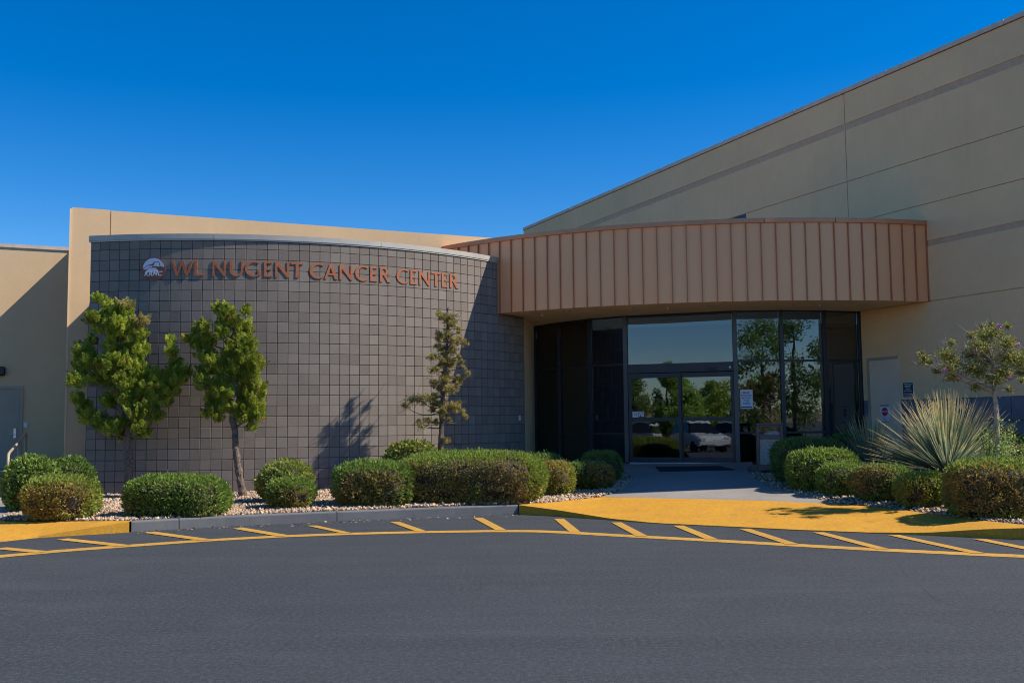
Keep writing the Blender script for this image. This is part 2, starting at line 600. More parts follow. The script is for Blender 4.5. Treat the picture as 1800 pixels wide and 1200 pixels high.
def sheet(name, poly, zf, mat, step=.3, skirt=0.0, **kw):
    bm = bmesh.new()
    vs = [bm.verts.new((p[0], p[1], 0)) for p in poly]
    bm.faces.new(vs)
    bmesh.ops.triangulate(bm, faces=bm.faces[:])
    xs = [p[0] for p in poly]
    ys = [p[1] for p in poly]
    for ax, lo, hi in ((0, min(xs), max(xs)), (1, min(ys), max(ys))):
        q = math.floor(lo / step) * step + step
        while q < hi:
            co = (q, 0, 0) if ax == 0 else (0, q, 0)
            no = (1, 0, 0) if ax == 0 else (0, 1, 0)
            bmesh.ops.bisect_plane(bm, geom=bm.verts[:] + bm.edges[:] + bm.faces[:], plane_co=co, plane_no=no, dist=1e-5)
            q += step
    for v in bm.verts:
        v.co.z = zf(v.co.x, v.co.y)
    bmesh.ops.recalc_face_normals(bm, faces=bm.faces[:])
    if sum(f.normal.z for f in bm.faces) < 0:
        bmesh.ops.reverse_faces(bm, faces=bm.faces[:])
    if skirt:
        ed = [e for e in bm.edges if e.is_boundary]
        r = bmesh.ops.extrude_edge_only(bm, edges=ed)
        for g in r['geom']:
            if isinstance(g, bmesh.types.BMVert):
                g.co.z -= skirt
    me = bpy.data.meshes.new(name)
    bm.to_mesh(me)
    bm.free()
    return put(name, me, mat, **kw)

def outline_mesh(name, loops, depth, bev=0.0):
    """filled 2D outlines (holes by even-odd) extruded to depth; in the XY plane, front at +Z"""
    cu = bpy.data.curves.new(name, 'CURVE')
    cu.dimensions = '2D'
    cu.fill_mode = 'BOTH'
    cu.extrude = depth / 2
    cu.bevel_depth = bev
    for lp in loops:
        sp = cu.splines.new('POLY')
        sp.points.add(len(lp) - 1)
        for i, p in enumerate(lp):
            sp.points[i].co = (p[0], p[1], 0, 1)
        sp.use_cyclic_u = True
    ob = bpy.data.objects.new(name, cu)
    COL.objects.link(ob)
    me = bpy.data.meshes.new_from_object(ob.evaluated_get(bpy.context.evaluated_depsgraph_get()))
    bpy.data.objects.remove(ob)
    bpy.data.curves.remove(cu)
    return me

def text_mesh(s, size, shear=0.0, bold=0.0, depth=.0005):
    cu = bpy.data.curves.new('print', 'FONT')
    cu.body = s
    cu.size = size
    cu.align_x = 'CENTER'
    cu.align_y = 'CENTER'
    cu.shear = shear
    cu.offset = bold
    cu.extrude = depth
    cu.resolution_u = 3
    ob = bpy.data.objects.new('print', cu)
    COL.objects.link(ob)
    me = bpy.data.meshes.new_from_object(ob.evaluated_get(bpy.context.evaluated_depsgraph_get()))
    bpy.data.objects.remove(ob)
    bpy.data.curves.remove(cu)
    me.materials.clear()
    return me

def face_frame(p, normal):
    """matrix: local X right (seen from the front), local Y up, local Z = outward normal"""
    n = Vector((normal[0], normal[1], 0)).normalized()
    x = Vector((-n.y, n.x, 0))
    return Matrix((( x.x, 0, n.x, p[0]), (x.y, 0, n.y, p[1]), (0, 1, 0, p[2]), (0, 0, 0, 1)))

# ------------------------------------------------------------------ site heights
def dd(X, Y): return (X - 2.7) * .55 + (Y - 14.45) * .83
def z_walk(X, Y): return .073 * dd(X, Y)
def zg(X, Y):
    w = ss(-1.0, 1.5, X)
    L = .15 + .018 * np.maximum(0, Y - 15.5)
    R = .15 + .06 * np.maximum(0, dd(X, Y) - 1.8) + .16 * ss(5.2, 7.0, X) * np.exp(-((Y - 17) / 2) ** 2)
    return L * (1 - w) + R * w
def zgf(x, y): return float(zg(np.float64(x), np.float64(y)))
def z_lot(X, Y): return -.018 * max(0.0, 4 - Y) if Y > -60 else -1.152

# ------------------------------------------------------------------ ground
mb = MB()
ys = [-900, -300, -120, -60, -30, -10, 0, 4, 10, 20, 40, 120, 400, 900]
xs = [-900, -200, -60, -20, 0, 20, 60, 200, 900]
vs = [(x, y, z_lot(x, y)) for y in ys for x in xs]
mb.add(vs, [(j * 9 + i, j * 9 + i + 1, j * 9 + i + 10, j * 9 + i + 9) for j in range(len(ys) - 1) for i in range(8)])
tag(mb.build('asphalt', M['asphalt']), kind='structure')

KERB = [(-5.46, 14.36), (-4.88, 14.68), (-4.3, 14.98), (-3.67, 15.25), (-2.74, 15.60), (-1.82, 15.93), (-.95, 16.22), (.08, 16.50)]
def loft(profiles, name, mat, **kw):
    k = len(profiles[0])
    mbx = MB()
    vs = [p for pr in profiles for p in pr]
    fs = [(i * k + j, i * k + j + 1, (i + 1) * k + j + 1, (i + 1) * k + j) for i in range(len(profiles) - 1) for j in range(k - 1)]
    fs += [tuple(range(k)), tuple(reversed(range((len(profiles) - 1) * k, len(profiles) * k)))]
    mbx.add(vs, fs)
    o = mbx.build(name, mat, **kw)
    bm = bmesh.new(); bm.from_mesh(o.data); bmesh.ops.recalc_face_normals(bm, faces=bm.faces[:]); bm.to_mesh(o.data); bm.free()
    return o

def kerb_run(pts, h, mat, name='kerb', heights=None):
    prof = []
    for i, p in enumerate(pts):
        a = Vector(pts[max(i - 1, 0)]); b = Vector(pts[min(i + 1, len(pts) - 1)])
        d = (b - a).normalized(); n = Vector((-d.y, d.x))
        hh = heights[i] if heights else h
        P = Vector(p)
        prof.append([(*(P + n * o), z) for o, z in ((0, -.05), (.006, max(hh - .022, -.04)), (.012, hh - .008), (.028, hh), (.15, hh), (.155, -.05))])
    return tag(loft(prof, name, mat), kind='structure')
def trim(pts, a=.006, b=.006):
    p = [Vector(q) for q in pts]
    p[0] = p[0] + (p[1] - p[0]).normalized() * a
    p[-1] = p[-1] + (p[-2] - p[-1]).normalized() * b
    return [tuple(q) for q in p]
for k0, k1 in ((0, 1), (1, 4), (4, 7)):
    kerb_run(trim(KERB[k0:k1 + 1]), .15, M['kerb'])
kerb_run([(6.42, 12.34), (8.0, 11.6), (10, 10.7), (14, 9.0)], .15, M['yellow'])

# yellow kerb ramp in front of the entrance
def resample(pts, n):
    P = np.array(pts, float)
    s = np.r_[0, np.cumsum(np.linalg.norm(np.diff(P[:, :2], axis=0), axis=1))]
    t = np.linspace(0, s[-1], n)
    return np.stack([np.interp(t, s, P[:, k]) for k in range(3)], 1)
def ramp_sheet(F, B, name, mat, n=40, m=8):
    F, B = resample(F, n), resample(B, n)
    mbx = MB()
    vs, fs = [], []
    for j in range(m + 1):
        u = j / m
        for i in range(n):
            p = F[i] * (1 - u) + B[i] * u
            vs.append(tuple(p))
    for i in range(n):
        vs.append((F[i][0], F[i][1], -.05))
    for j in range(m):
        for i in range(n - 1):
            fs.append((j * n + i, j * n + i + 1, (j + 1) * n + i + 1, (j + 1) * n + i))
    o = (m + 1) * n
    for i in range(n - 1):
        fs.append((o + i, o + i + 1, i + 1, i))
    mbx.add(vs, fs)
    return tag(mbx.build(name, mat), kind='structure')
YF = [(.086, 16.5, .15), (.7, 16.06, .10), (1.49, 15.33, .025), (2.06, 14.78, .012), (3.17, 14.1, .012), (3.83, 13.68, .012), (4.7, 13.25, .012), (5.3, 12.95, .035), (5.9, 12.62, .11), (6.4, 12.35, .15)]
YB = [(.09, 16.66, .155), (.54, 16.75, .16), (1.07, 17.35, .16), (1.54, 17.87, .163), (2.88, 17.11, .176), (4.08, 16.49, .182), (5.12, 15.67, .178), (5.6, 15.02, .17), (5.97, 13.95, .155), (6.2, 13.1, .155), (6.5, 12.52, .152)]
ramp_sheet(YF, YB, 'kerb_ramp', M['yellow'])
LF = [(-8.6, 11.7, .01), (-7.6, 12.45, .01), (-6.77, 13.28, .01), (-6.5, 13.72, .02), (-5.95, 14.03, .09), (-5.467, 14.31, .15)]
LB = [(-10.2, 15.6, .12), (-9.0, 15.2, .12), (-7.54, 14.8, .13), (-6.45, 14.6, .135), (-5.9, 14.5, .145), (-5.467, 14.47, .15)]
ramp_sheet(LF, LB, 'kerb_ramp', M['yellow'])

# walks
WALK = [(1.545, 17.875), (2.88, 17.115), (4.08, 16.495), (5.12, 15.675), (4.79, 17.03), (4.62, 18.0), (4.64, 18.9), (4.70, 19.7), (4.83, 20.73), (5.1, 21.5), (5.35, 22.4), (5.2, 23.3), (2.2, 23.5), (2.02, 22.9), (2.36, 22.2), (2.40, 21.3), (2.44, 20.56), (2.36, 19.9), (2.24, 19.5), (2.06, 18.85), (1.88, 18.38), (1.72, 18.1)]
tag(sheet('walkway', WALK, lambda x, y: z_walk(x, y) + .004, M['concrete'], .5, .2), kind='structure')
SIDE = [(-7.54, 14.81), (-8.25, 16.3), (-9.1, 18.5), (-11.3, 24.3), (-15, 22.6), (-11, 15.9), (-10.1, 15.55), (-9.0, 15.21)]
tag(sheet('walkway', SIDE, lambda x, y: .131 + .037 * max(0, y - 14.8), M['concrete'], .6, .15), kind='structure')

# gravel beds
TH0, AR, ACX, ACY, BW = -.188020, 8.00188, -6.704190, 27.061310, .2032
def arc(i, r=0.0):
    th = TH0 + i * BW / AR
    return Vector((ACX + (AR + r) * math.sin(th), ACY - (AR + r) * math.cos(th))), th
kb = []
for i, p in enumerate(KERB):
    a = Vector(KERB[max(i - 1, 0)]); b = Vector(KERB[min(i + 1, len(KERB) - 1)])
    d = (b - a).normalized()
    kb.append(tuple(Vector(p) + Vector((-d.y, d.x)) * .15))
GRL = [(-7.55, 14.83), (-6.45, 14.62), (-5.9, 14.52)] + kb + [(.54, 16.77), (1.07, 17.37), (1.53, 17.88), (1.72, 18.1), (1.88, 18.38), (2.06, 18.85), (2.24, 19.5), (2.36, 19.9), (2.44, 20.56), (2.40, 21.3), (2.36, 22.2), (2.0, 23.6), (.6, 25.3), (.2, 23.2)] + [tuple(arc(i, -.05)[0]) for i in (45, 38, 30, 22, 14, 7, 0)] + [(-9.0, 20.0), (-11.2, 24.6), (-9.1, 18.5), (-8.25, 16.3)]
GRR = [(5.125, 15.68), (5.6, 15.04), (5.98, 13.97), (6.2, 13.12), (6.5, 12.56), (8.05, 11.78), (10.05, 10.85), (14, 9.2), (15, 17.5), (10.4, 17.3), (7.9, 22.7), (5.3, 22.5), (5.1, 21.5), (4.83, 20.73), (4.70, 19.7), (4.64, 18.9), (4.62, 18.0), (4.79, 17.03)]
for g in (GRL, GRR):
    tag(sheet('gravel_bed', g, lambda x, y: zgf(x, y) - .012, M['gravelbase'], .25), kind='structure')

def inpoly(P, poly):
    x, y = P[:, 0], P[:, 1]
    ins = np.zeros(len(P), bool)
    n = len(poly)
    for i in range(n):
        x0, y0 = poly[i][:2]; x1, y1 = poly[(i + 1) % n][:2]
        c = ((y0 > y) != (y1 > y)) & (x < (x1 - x0) * (y - y0) / (y1 - y0 + 1e-12) + x0)
        ins ^= c
    return ins
def gravel(poly, n, seed, box):
    rng = np.random.RandomState(seed)
    P = np.stack([rng.uniform(box[0], box[1], n * 3), rng.uniform(box[2], box[3], n * 3)], 1)
    P = P[inpoly(P, poly)][:n]
    n = len(P)
    z = zg(P[:, 0], P[:, 1])
    s = rng.uniform(.012, .030, n) * rng.choice([1, 1, 1.35], n)
    base = np.array([(1, 0, 0), (0, 1, 0), (-1, 0, 0), (0, -1, 0), (.35, .3, .8), (-.35, -.3, .8), (0, 0, -.5)])
    tri = np.array([(0, 1, 4), (1, 2, 5), (1, 5, 4), (2, 3, 5), (3, 0, 4), (3, 4, 5), (1, 0, 6), (2, 1, 6), (3, 2, 6), (0, 3, 6)])
    k = len(base)
    V = base[None] * (1 + rng.uniform(-.3, .3, (n, k, 3)))
    V = V * (s[:, None, None] * rng.uniform(.7, 1.3, (n, 1, 3)))
    a = rng.uniform(0, 6.28, n); ca, sa = np.cos(a)[:, None], np.sin(a)[:, None]
    tl = rng.normal(0, .35, (n, 1))
    x = V[:, :, 0] * ca - V[:, :, 1] * sa; y = V[:, :, 0] * sa + V[:, :, 1] * ca
    V[:, :, 2] += x * tl
    V[:, :, 0] = x + P[:, :1]; V[:, :, 1] = y + P[:, 1:]
    V[:, :, 2] += z[:, None] + rng.uniform(-.008, .012, (n, 1))
    pal = np.array([1.35, 1.2, 1.02]) * np.array([(.54, .41, .28), (.42, .31, .21), (.34, .24, .16), (.58, .50, .40), (.30, .28, .27), (.46, .36, .30), (.20, .18, .17), (.38, .25, .17)])
    c = pal[rng.randint(0, len(pal), n)] * rng.uniform(.75, 1.2, (n, 1))
    idx = (tri[None] + (np.arange(n) * k)[:, None, None]).reshape(-1, 3)
    me = fast_mesh('gravel_stones', V.reshape(-1, 3), 3, np.repeat(c, len(tri), 0), idx)
    return put('gravel_stones', me, M['stone'])
tag(gravel(GRL, 30000, 3, (-9.2, 2.5, 14.4, 23.0)), 'tan and brown landscaping gravel under the shrubs left of the walk', 'gravel', kind='stuff')
tag(gravel(GRR, 17000, 4, (4.5, 10.0, 11.6, 22.2)), 'tan and grey landscaping gravel under the shrubs right of the walk', 'gravel', kind='stuff')

# painted markings
LINE = [(-7.6, 10.2), (-6.01, 11.79), (-5.54, 12.22), (-4.83, 12.70), (-3.99, 13.22), (-3.11, 13.60), (-2.21, 13.82), (-1.25, 13.94), (-.3, 13.97), (.3, 13.9), (.75, 13.68), (1.47, 13.23), (2.43, 12.66), (3.27, 12.14), (4.1, 11.63), (5.02, 11.15), (5.51, 10.92), (7.5, 9.9)]
def band(pts, hw, z, name):
    P = resample([(*p, z) for p in pts], 90)
    mbx = MB(); vs = []
    for i in range(len(P)):
        d = P[min(i + 1, len(P) - 1)] - P[max(i - 1, 0)]
        n = np.array([-d[1], d[0], 0]) / np.linalg.norm(d)
        vs += [tuple(P[i] + n * hw), tuple(P[i] - n * hw)]
    mbx.add(vs, [(2 * i + 1, 2 * i + 3, 2 * i + 2, 2 * i) for i in range(len(P) - 1)])
    return tag(mbx.build(name, M['line']), kind='structure')
band(LINE, .13, .004, 'road_marking')
DASH = [((-6.4, 12.56), (-5.66, 12.12)), ((-6.05, 13.5), (-4.88, 12.66)), ((-5.16, 14.25), (-4.02, 13.2)), ((-4.02, 14.68), (-3.1, 13.6)), ((-3.0, 14.94), (-2.28, 13.84)), ((-1.82, 15.37), (-1.27, 13.96)), ((-.57, 15.9), (-.17, 14.01)), ((.70, 15.6), (.83, 13.75)), ((1.52, 14.95), (1.67, 13.15)), ((2.35, 14.4), (2.5, 12.7)), ((3.18, 13.88), (3.35, 12.15)), ((4.04, 13.38), (4.24, 11.62)), ((4.89, 12.98), (5.14, 11.16)), ((5.75, 12.45), (5.95, 10.75))]
for a, b in DASH:
    A, Bv = Vector(a), Vector(b)
    hw = .075
    vs = [(A.x - hw, A.y, .008), (A.x + hw, A.y, .008), (Bv.x + hw, Bv.y, .008), (Bv.x - hw, Bv.y, .008)]
    d = (Bv - A)
    if abs(d.x) > abs(d.y) * .8:
        n = Vector((-d.y, d.x)).normalized() * .085
        vs = [(A.x + n.x, A.y + n.y, .008), (A.x - n.x, A.y - n.y, .008), (Bv.x - n.x, Bv.y - n.y, .008), (Bv.x + n.x, Bv.y + n.y, .008)]
    o = MB().add(vs, [(0, 3, 2, 1)]).build('road_marking', M['line'])
    if o.data.polygons[0].normal.z < 0:
        o.data.flip_normals()
    tag(o, kind='structure')

# ------------------------------------------------------------------ curved block wall
ZTOP, ZSOF = 5.074, 3.94
wall = thing('curved_block_wall', (-4.2, 19.46, .1), 'long curved wall of dark brown square blocks with grey metal coping', 'wall')
def joint_z(k): return 1.66189 - BW * (k - 17)
def arc_shell(name, i0, i1, z0, z1, r0, r1, mat, parent, step=.5):
    n = max(1, int(round((i1 - i0) / step)))
    mbx = MB()
    vs, fs = [], []
    for q in range(n + 1):
        i = i0 + (i1 - i0) * q / n
        a, b = arc(i, r0)[0], arc(i, r1)[0]
        vs += [(*a, z0), (*a, z1), (*b, z1), (*b, z0)]
    for q in range(n):
        for j in range(4):
            a = q * 4 + j; b = q * 4 + (j + 1) % 4
            fs.append((a, b, b + 4, a + 4))
    fs += [(0, 3, 2, 1), tuple(n * 4 + j for j in range(4))]
    mbx.add(vs, fs)
    o = mbx.build(name, mat, parent)
    bm = bmesh.new(); bm.from_mesh(o.data); bmesh.ops.recalc_face_normals(bm, faces=bm.faces[:]); bm.to_mesh(o.data); bm.free()
    return o
IEND, ICAN = 49.25, 43.9
arc_shell('wall_core', 0, ICAN, 0, ZTOP, -.012, -.20, M['mortar'], wall)
arc_shell('wall_core', ICAN + .02, IEND - .02, 0, ZSOF + .015, -.012, -.20, M['mortar'], wall)

def block_data(w, h, name):
    ch, g, dp = .004, .0050, .03
    x, z = w / 2 - g, h / 2 - g
    vs = [(-x + ch, 0, -z + ch), (x - ch, 0, -z + ch), (x - ch, 0, z - ch), (-x + ch, 0, z - ch),
          (-x, ch, -z), (x, ch, -z), (x, ch, z), (-x, ch, z), (-x, dp, -z), (x, dp, -z), (x, dp, z), (-x, dp, z)]
    fs = [(0, 1, 2, 3), (4, 5, 1, 0), (5, 6, 2, 1), (6, 7, 3, 2), (7, 4, 0, 3), (8, 9, 5, 4), (9, 10, 6, 5), (10, 11, 7, 6), (11, 8, 4, 7)]
    me = bpy.data.meshes.new(name)
    me.from_pydata(vs, [], fs)
    me.materials.append(M['block'])
    return me, vs, fs
blk_me, bvs, bfs = block_data(BW, BW, 'block')
rngb = np.random.RandomState(11)
cells = []
for k in range(0, 25):
    z1 = min(joint_z(k), ZTOP - .002) if k else ZTOP - .002
    z0 = joint_z(k + 1)
    if k == 0:
        z1, z0 = ZTOP - .002, joint_z(1)
    h = z1 - z0
    for i in range(0, 50):
        w = BW
        ic = i + .5
        if i == 49:
            w = BW * .25; ic = 49.125
        if ic > ICAN and z1 > ZSOF - .005:
            if z0 > ZSOF - .03: continue
            zz1 = ZSOF - .012
        else:
            zz1 = z1
        cells.append((ic, (z0 + zz1) / 2, w, zz1 - z0, float(np.clip(rngb.normal(.5, .27), 0, 1)), rngb.normal(0, .0004), rngb.normal(0, .0010), k, i))
full = [c for c in cells if abs(c[2] - BW) < 1e-4 and abs(c[3] - BW) < 1e-3 and c[1] > .75]
def shown(c):
    p, th = arc(c[0])
    v = Vector((p.x, p.y, c[1] - CAM_H)); d2 = v.length_squared
    nn = Vector((math.sin(th), -math.cos(th), 0))
    return -v.normalized().dot(nn) / d2
def hid(c):   # behind the two junipers
    u = c[0]; z = c[1]
    return (u < 9.5 and z < 3.9) or (9.5 < u < 18 and 1.3 < z < 3.9)
full.sort(key=lambda c: (hid(c), -shown(c)))
single = set((c[7], c[8]) for c in full[:300])
V, F, T = [], [], []
for c in cells:
    ic, zc, w, h, tone, jit, tilt, k, i = c
    p, th = arc(ic, jit)
    if (k, i) in single:
        o = bpy.data.objects.new('block', blk_me)
        COL.objects.link(o)
        o.parent = wall
        o.location = Vector((p.x, p.y, zc)) - ORG[wall]
        o.rotation_euler = (tilt * .4, 0, th + tilt)
        o['tone'] = tone
    else:
        ca, sa = math.cos(th + tilt), math.sin(th + tilt)
        b = len(V)
        sx, sz = (w / 2 - .0050) / (BW / 2 - .0050), (h / 2 - .0050) / (BW / 2 - .0050)
        for x, y, z in bvs:
            V.append((p.x + x * sx * ca - y * sa, p.y + x * sx * sa + y * ca, zc + z * sz))
        F += [tuple(q + b for q in f) for f in bfs]
        T += [tone] * len(bfs)
me = bpy.data.meshes.new('blocks')
me.from_pydata(V, [], F)
at = me.attributes.new('tone', 'FLOAT', 'FACE')
at.data.foreach_set('value', T)
tag(put('blocks', me, M['block'], wall), kind='stuff')
for a, b in ((-.12, 12.0), (12.04, 28.2), (28.24, ICAN)):
    arc_shell('coping', a, b, ZTOP + .03, ZTOP + .13, .028, -.24, M['coping'], wall)
    arc_shell('coping_lip', a, b, ZTOP + .002, ZTOP + .028, .018, -.22, M['coping'], wall)
# return wall and low roof behind the curved wall
TL = Vector((.91231, .40950)); NL = Vector((.40950, -.91231))
E0 = arc(0, -.02)[0]
rw = MB(); rw.prism([E0, E0 - NL * 1.0, E0 - NL * 1.0 + TL * .2, E0 + TL * .2], 0, ZSOF)
rw.build('return_wall', M['mortar'], wall)
roof = [tuple(arc(i, -.21)[0]) for i in range(1, 49, 3)] + [(-.05, 24.6), (-8.1, 20.2)]
MB().prism(roof, 3.6, 3.72).build('roof', M['coping2'], wall)
# two drain pipes and a cover plate
for am, z, rr in ((4.79, .62, .062), (5.22, .63, .062)):
    p, th = arc(am / BW)
    o = Vector((math.sin(th), -math.cos(th), 0))
    mb = MB()
    P = Vector((p.x, p.y, z))
    k = 18; vs = []
    s = Vector((math.cos(th), math.sin(th), 0)); u = Vector((0, 0, 1))
    for d, r in ((-.02, rr), (.16, rr), (.16, rr * .80), (.02, rr * .80)):
        vs += [P + o * d + (s * math.cos(6.2832 * j / k) + u * math.sin(6.2832 * j / k)) * r for j in range(k)]
    fs = [(q * k + j, q * k + (j + 1) % k, (q + 1) * k + (j + 1) % k, (q + 1) * k + j) for q in range(3) for j in range(k)]
    mb.add(vs, fs)
    pp = mb.build('drain_pipe', M['pipe'], wall, smooth=False)
    MB().add(vs[3 * k:4 * k], [tuple(range(k))]).build('pipe_opening', M['dark'], pp)
p, th = arc(47.9)
mt = face_frame((*arc(47.9, .004)[0], 1.60), (math.sin(th), -math.cos(th)))
MB().add([mt @ Vector(q) for q in ((-.035, -.06, 0), (.035, -.06, 0), (.035, .06, 0), (-.035, .06, 0), (-.035, -.06, .012), (.035, -.06, .012), (.035, .06, .012), (-.035, .06, .012))], [(4, 5, 6, 7), (0, 1, 5, 4), (1, 2, 6, 5), (2, 3, 7, 6), (3, 0, 4, 7)]).build('cover_plate', M['white'], wall)

# ------------------------------------------------------------------ lettering
def ell(cx, cy, rx, ry, a0, a1, n=18):
    return [(cx + rx * math.cos(rad(a0 + (a1 - a0) * i / n)), cy + ry * math.sin(rad(a0 + (a1 - a0) * i / n))) for i in range(n + 1)]
GL = {
 'W': [[(0, 1), (.165, 1), (.40, .27), (.61, 1), (.75, 1), (.99, .27), (1.21, 1), (1.33, 1), (1.02, 0), (.88, 0), (.655, .70), (.43, 0), (.29, 0)]],
 'L': [[(0, 0), (0, 1), (.18, 1), (.165, .5), (.17, .12), (.58, .13), (.56, 0)]],
 'N': [[(0, 0), (0, 1), (.15, 1), (.67, .30), (.66, 1), (.79, 1), (.78, 0), (.66, 0), (.12, .74), (.13, 0)]],
 'U': [[(0, 1), (.18, 1), (.165, .45)] + ell(.40, .36, .235, .24, 180, 360, 14) + [(.635, .45), (.63, 1), (.76, 1), (.75, .4)] + list(reversed(ell(.375, .37, .375, .38, 180, 360, 18))) + [(0, .4)]],
 'E': [[(0, 0), (0, 1), (.52, 1), (.51, .88), (.165, .885), (.16, .57), (.46, .575), (.46, .455), (.16, .45), (.165, .12), (.55, .125), (.54, 0)]],
 'T': [[(.26, 0), (.275, .5), (.27, .88), (0, .87), (0, 1), (.70, 1), (.70, .87), (.44, .88), (.435, .5), (.45, 0)]],
 'C': [ell(.48, .5, .48, .525, 48, 312, 28) + list(reversed(ell(.53, .5, .36, .41, 56, 304, 24)))],
 'G': [ell(.48, .5, .48, .525, 50, 300, 28) + [(.86, .10), (.865, .45), (.70, .45), (.705, .13)] + list(reversed(ell(.53, .5, .36, .41, 58, 298, 24)))],
 'A': [[(0, 0), (.34, 1.01), (.48, 1.01), (.84, 0), (.66, 0), (.565, .27), (.225, .27), (.13, 0)], [(.265, .385), (.525, .385), (.395, .76)]],
 'R': [[(0, 0), (0, 1), (.30, 1)] + ell(.32, .735, .26, .265, 90, -60, 16) + [(.44, .46), (.74, 0), (.54, 0), (.27, .455), (.165, .455), (.17, 0)], [(.165, .57), (.165, .885), (.27, .885)] + ell(.28, .73, .135, .155, 90, -90, 12) + [(.22, .572)]],
}
LET = [('W', 1.635, 2.06), ('L', 2.082, 2.262), ('N', 2.423, 2.672), ('U', 2.744, 2.999), ('G', 3.035, 3.33), ('E', 3.39, 3.554), ('N', 3.605, 3.87), ('T', 3.906, 4.14), ('C', 4.268, 4.549), ('A', 4.56, 4.827), ('N', 4.866, 5.133), ('C', 5.186, 5.459), ('E', 5.505, 5.659), ('R', 5.715, 5.945), ('C', 6.086, 6.364), ('E', 6.404, 6.568), ('N', 6.616, 6.88), ('T', 6.916, 7.148), ('E', 7.185, 7.351), ('R', 7.402, 7.645)]
p, th = arc(22)
sign = thing('sign_lettering', (p.x, p.y, 4.38), 'rust red capital letters in a row along the top of the curved block wall', 'sign')
LH = .30
for ch, a, b in LET:
    g = GL[ch]
    x0 = min(q[0] for l in g for q in l); x1 = max(q[0] for l in g for q in l)
    sx = (b - a) / (x1 - x0)
    me = outline_mesh('letter', [[((q[0] - (x0 + x1) / 2) * sx, q[1] * LH) for q in l] for l in g], .010, .0008)
    p, th = arc((a + b) / 2 / BW)
    cn = (b - a) ** 2 / 8 / AR
    P = arc((a + b) / 2 / BW, .0085 + cn * .3)[0]
    me.transform(face_frame((P.x, P.y, 4.38), (math.sin(th), -math.cos(th))))
    put('letter', me, M['rust'], sign)

# round emblem
am = 1.30
p, th = arc(am / BW, .004)
emb = thing('round_emblem', (p.x, p.y, 4.29), 'round rust brown emblem with pale mesas under a blue sky', 'emblem')
FR = face_frame((p.x, p.y, 4.52), (math.sin(th), -math.cos(th)))
RR = .232
def flat(name, loops, z, depth, mat, parent=emb):
    me = outline_mesh(name, [[(q[0] * RR, q[1] * RR) for q in l] for l in loops], depth)
    me.transform(FR @ Matrix.Translation((0, 0, z)))
    return put(name, me, mat, parent)
flat('disc', [ell(0, 0, 1, 1, 0, 360, 48)[:-1]], .007, .014, M['rustdark'])
flat('emblem_sky', [ell(0, 0, .91, .91, 8, 172, 30) + [(-.80, .08), (-.55, .30), (-.40, .34), (-.08, .42), (.02, .60), (.46, .60), (.60, .20), (.88, .14)]], .0145, .003, M['logosky'])
flat('mesa', [[(-.02, .22), (.10, .54), (.42, .54), (.52, .20), (.30, .19), (.20, .24)]], .0145, .003, M['logomesa'])
flat('mesa', [[(-.88, -.02), (-.76, .05), (-.52, .25), (-.08, .27), (-.14, .14), (-.40, .14), (-.52, .0), (-.72, -.06)]], .0145, .003, M['logomesa'])
flat('mesa', [[(-.66, -.24), (-.42, .08), (.16, .09), (.44, -.20), (.30, -.24)]], .0145, .003, M['logomesa'])
me = text_mesh('KRMC', .125, .25, .0022, .0012)
me.transform(FR @ Matrix.Translation((-.01, -.095, .0165)))
put('emblem_letters', me, M['white'], emb)

# ------------------------------------------------------------------ left stucco wing
A0 = Vector((-8.93, 19.97))
wing = thing('stucco_wing', (-8.93, 19.97, .1), 'tan stucco wing with a tall flat parapet behind the curved block wall', 'building')
TOPZ = 5.95
def wallseg(name, a, b, z0, z1, th_, mat, parent, side=0):
    return MB().seg(a, b, z0, z1, th_, side).build(name, mat, parent)
P1 = lambda a, off=0: A0 + TL * a + NL * off
# pilaster and long parapet wall, with a recessed joint between
MB().prism([P1(0), P1(.725), P1(.725, -.35), P1(0, -.35)], 0, TOPZ).build('pilaster', M['stucco'], wing)
MB().prism([P1(.745, -.004), P1(9.75, -.004), P1(9.75, -.35), P1(.745, -.35)], 0, TOPZ - .01).build('parapet_wall', M['stucco'], wing)
MB().prism([P1(.725, -.03), P1(.745, -.03), P1(.745, -.34), P1(.725, -.34)], 0, TOPZ - .02).build('wall_joint', M['stucco2'], wing)
B0 = A0 - NL * 5.22
MB().prism([P1(-.035, .012), P1(-.002, .012), P1(-.002, -.03), P1(-.035, -.03)], 0, TOPZ - .03).build('lit_edge_strip', M['soffit'], wing)  # pale strip added at the pilaster corner; its colour imitates a lit edge
MB().prism([P1(.02, -.35), P1(.3, -.35), B0 + TL * .3, B0 + TL * .02], 0, TOPZ - .02).build('return_wall', M['stucco'], wing)
P0 = lambda a, off=0: B0 + TL * a + NL * off
MB().prism([P0(-9), P0(0.02), P0(0.02, -.4), P0(-9, -.4)], 0, 5.88).build('back_wall', M['stucco'], wing)
MB().prism([P0(-9, .03), P0(0.015, .03), P0(0.015, -.42), P0(-9, -.42)], 5.90, 5.985).build('coping', M['coping2'], wing)
MB().prism([P0(-9, .012), P0(0.01, .012), P0(0.01, -.40), P0(-9, -.40)], 5.882, 5.898).build('coping', M['coping2'], wing)
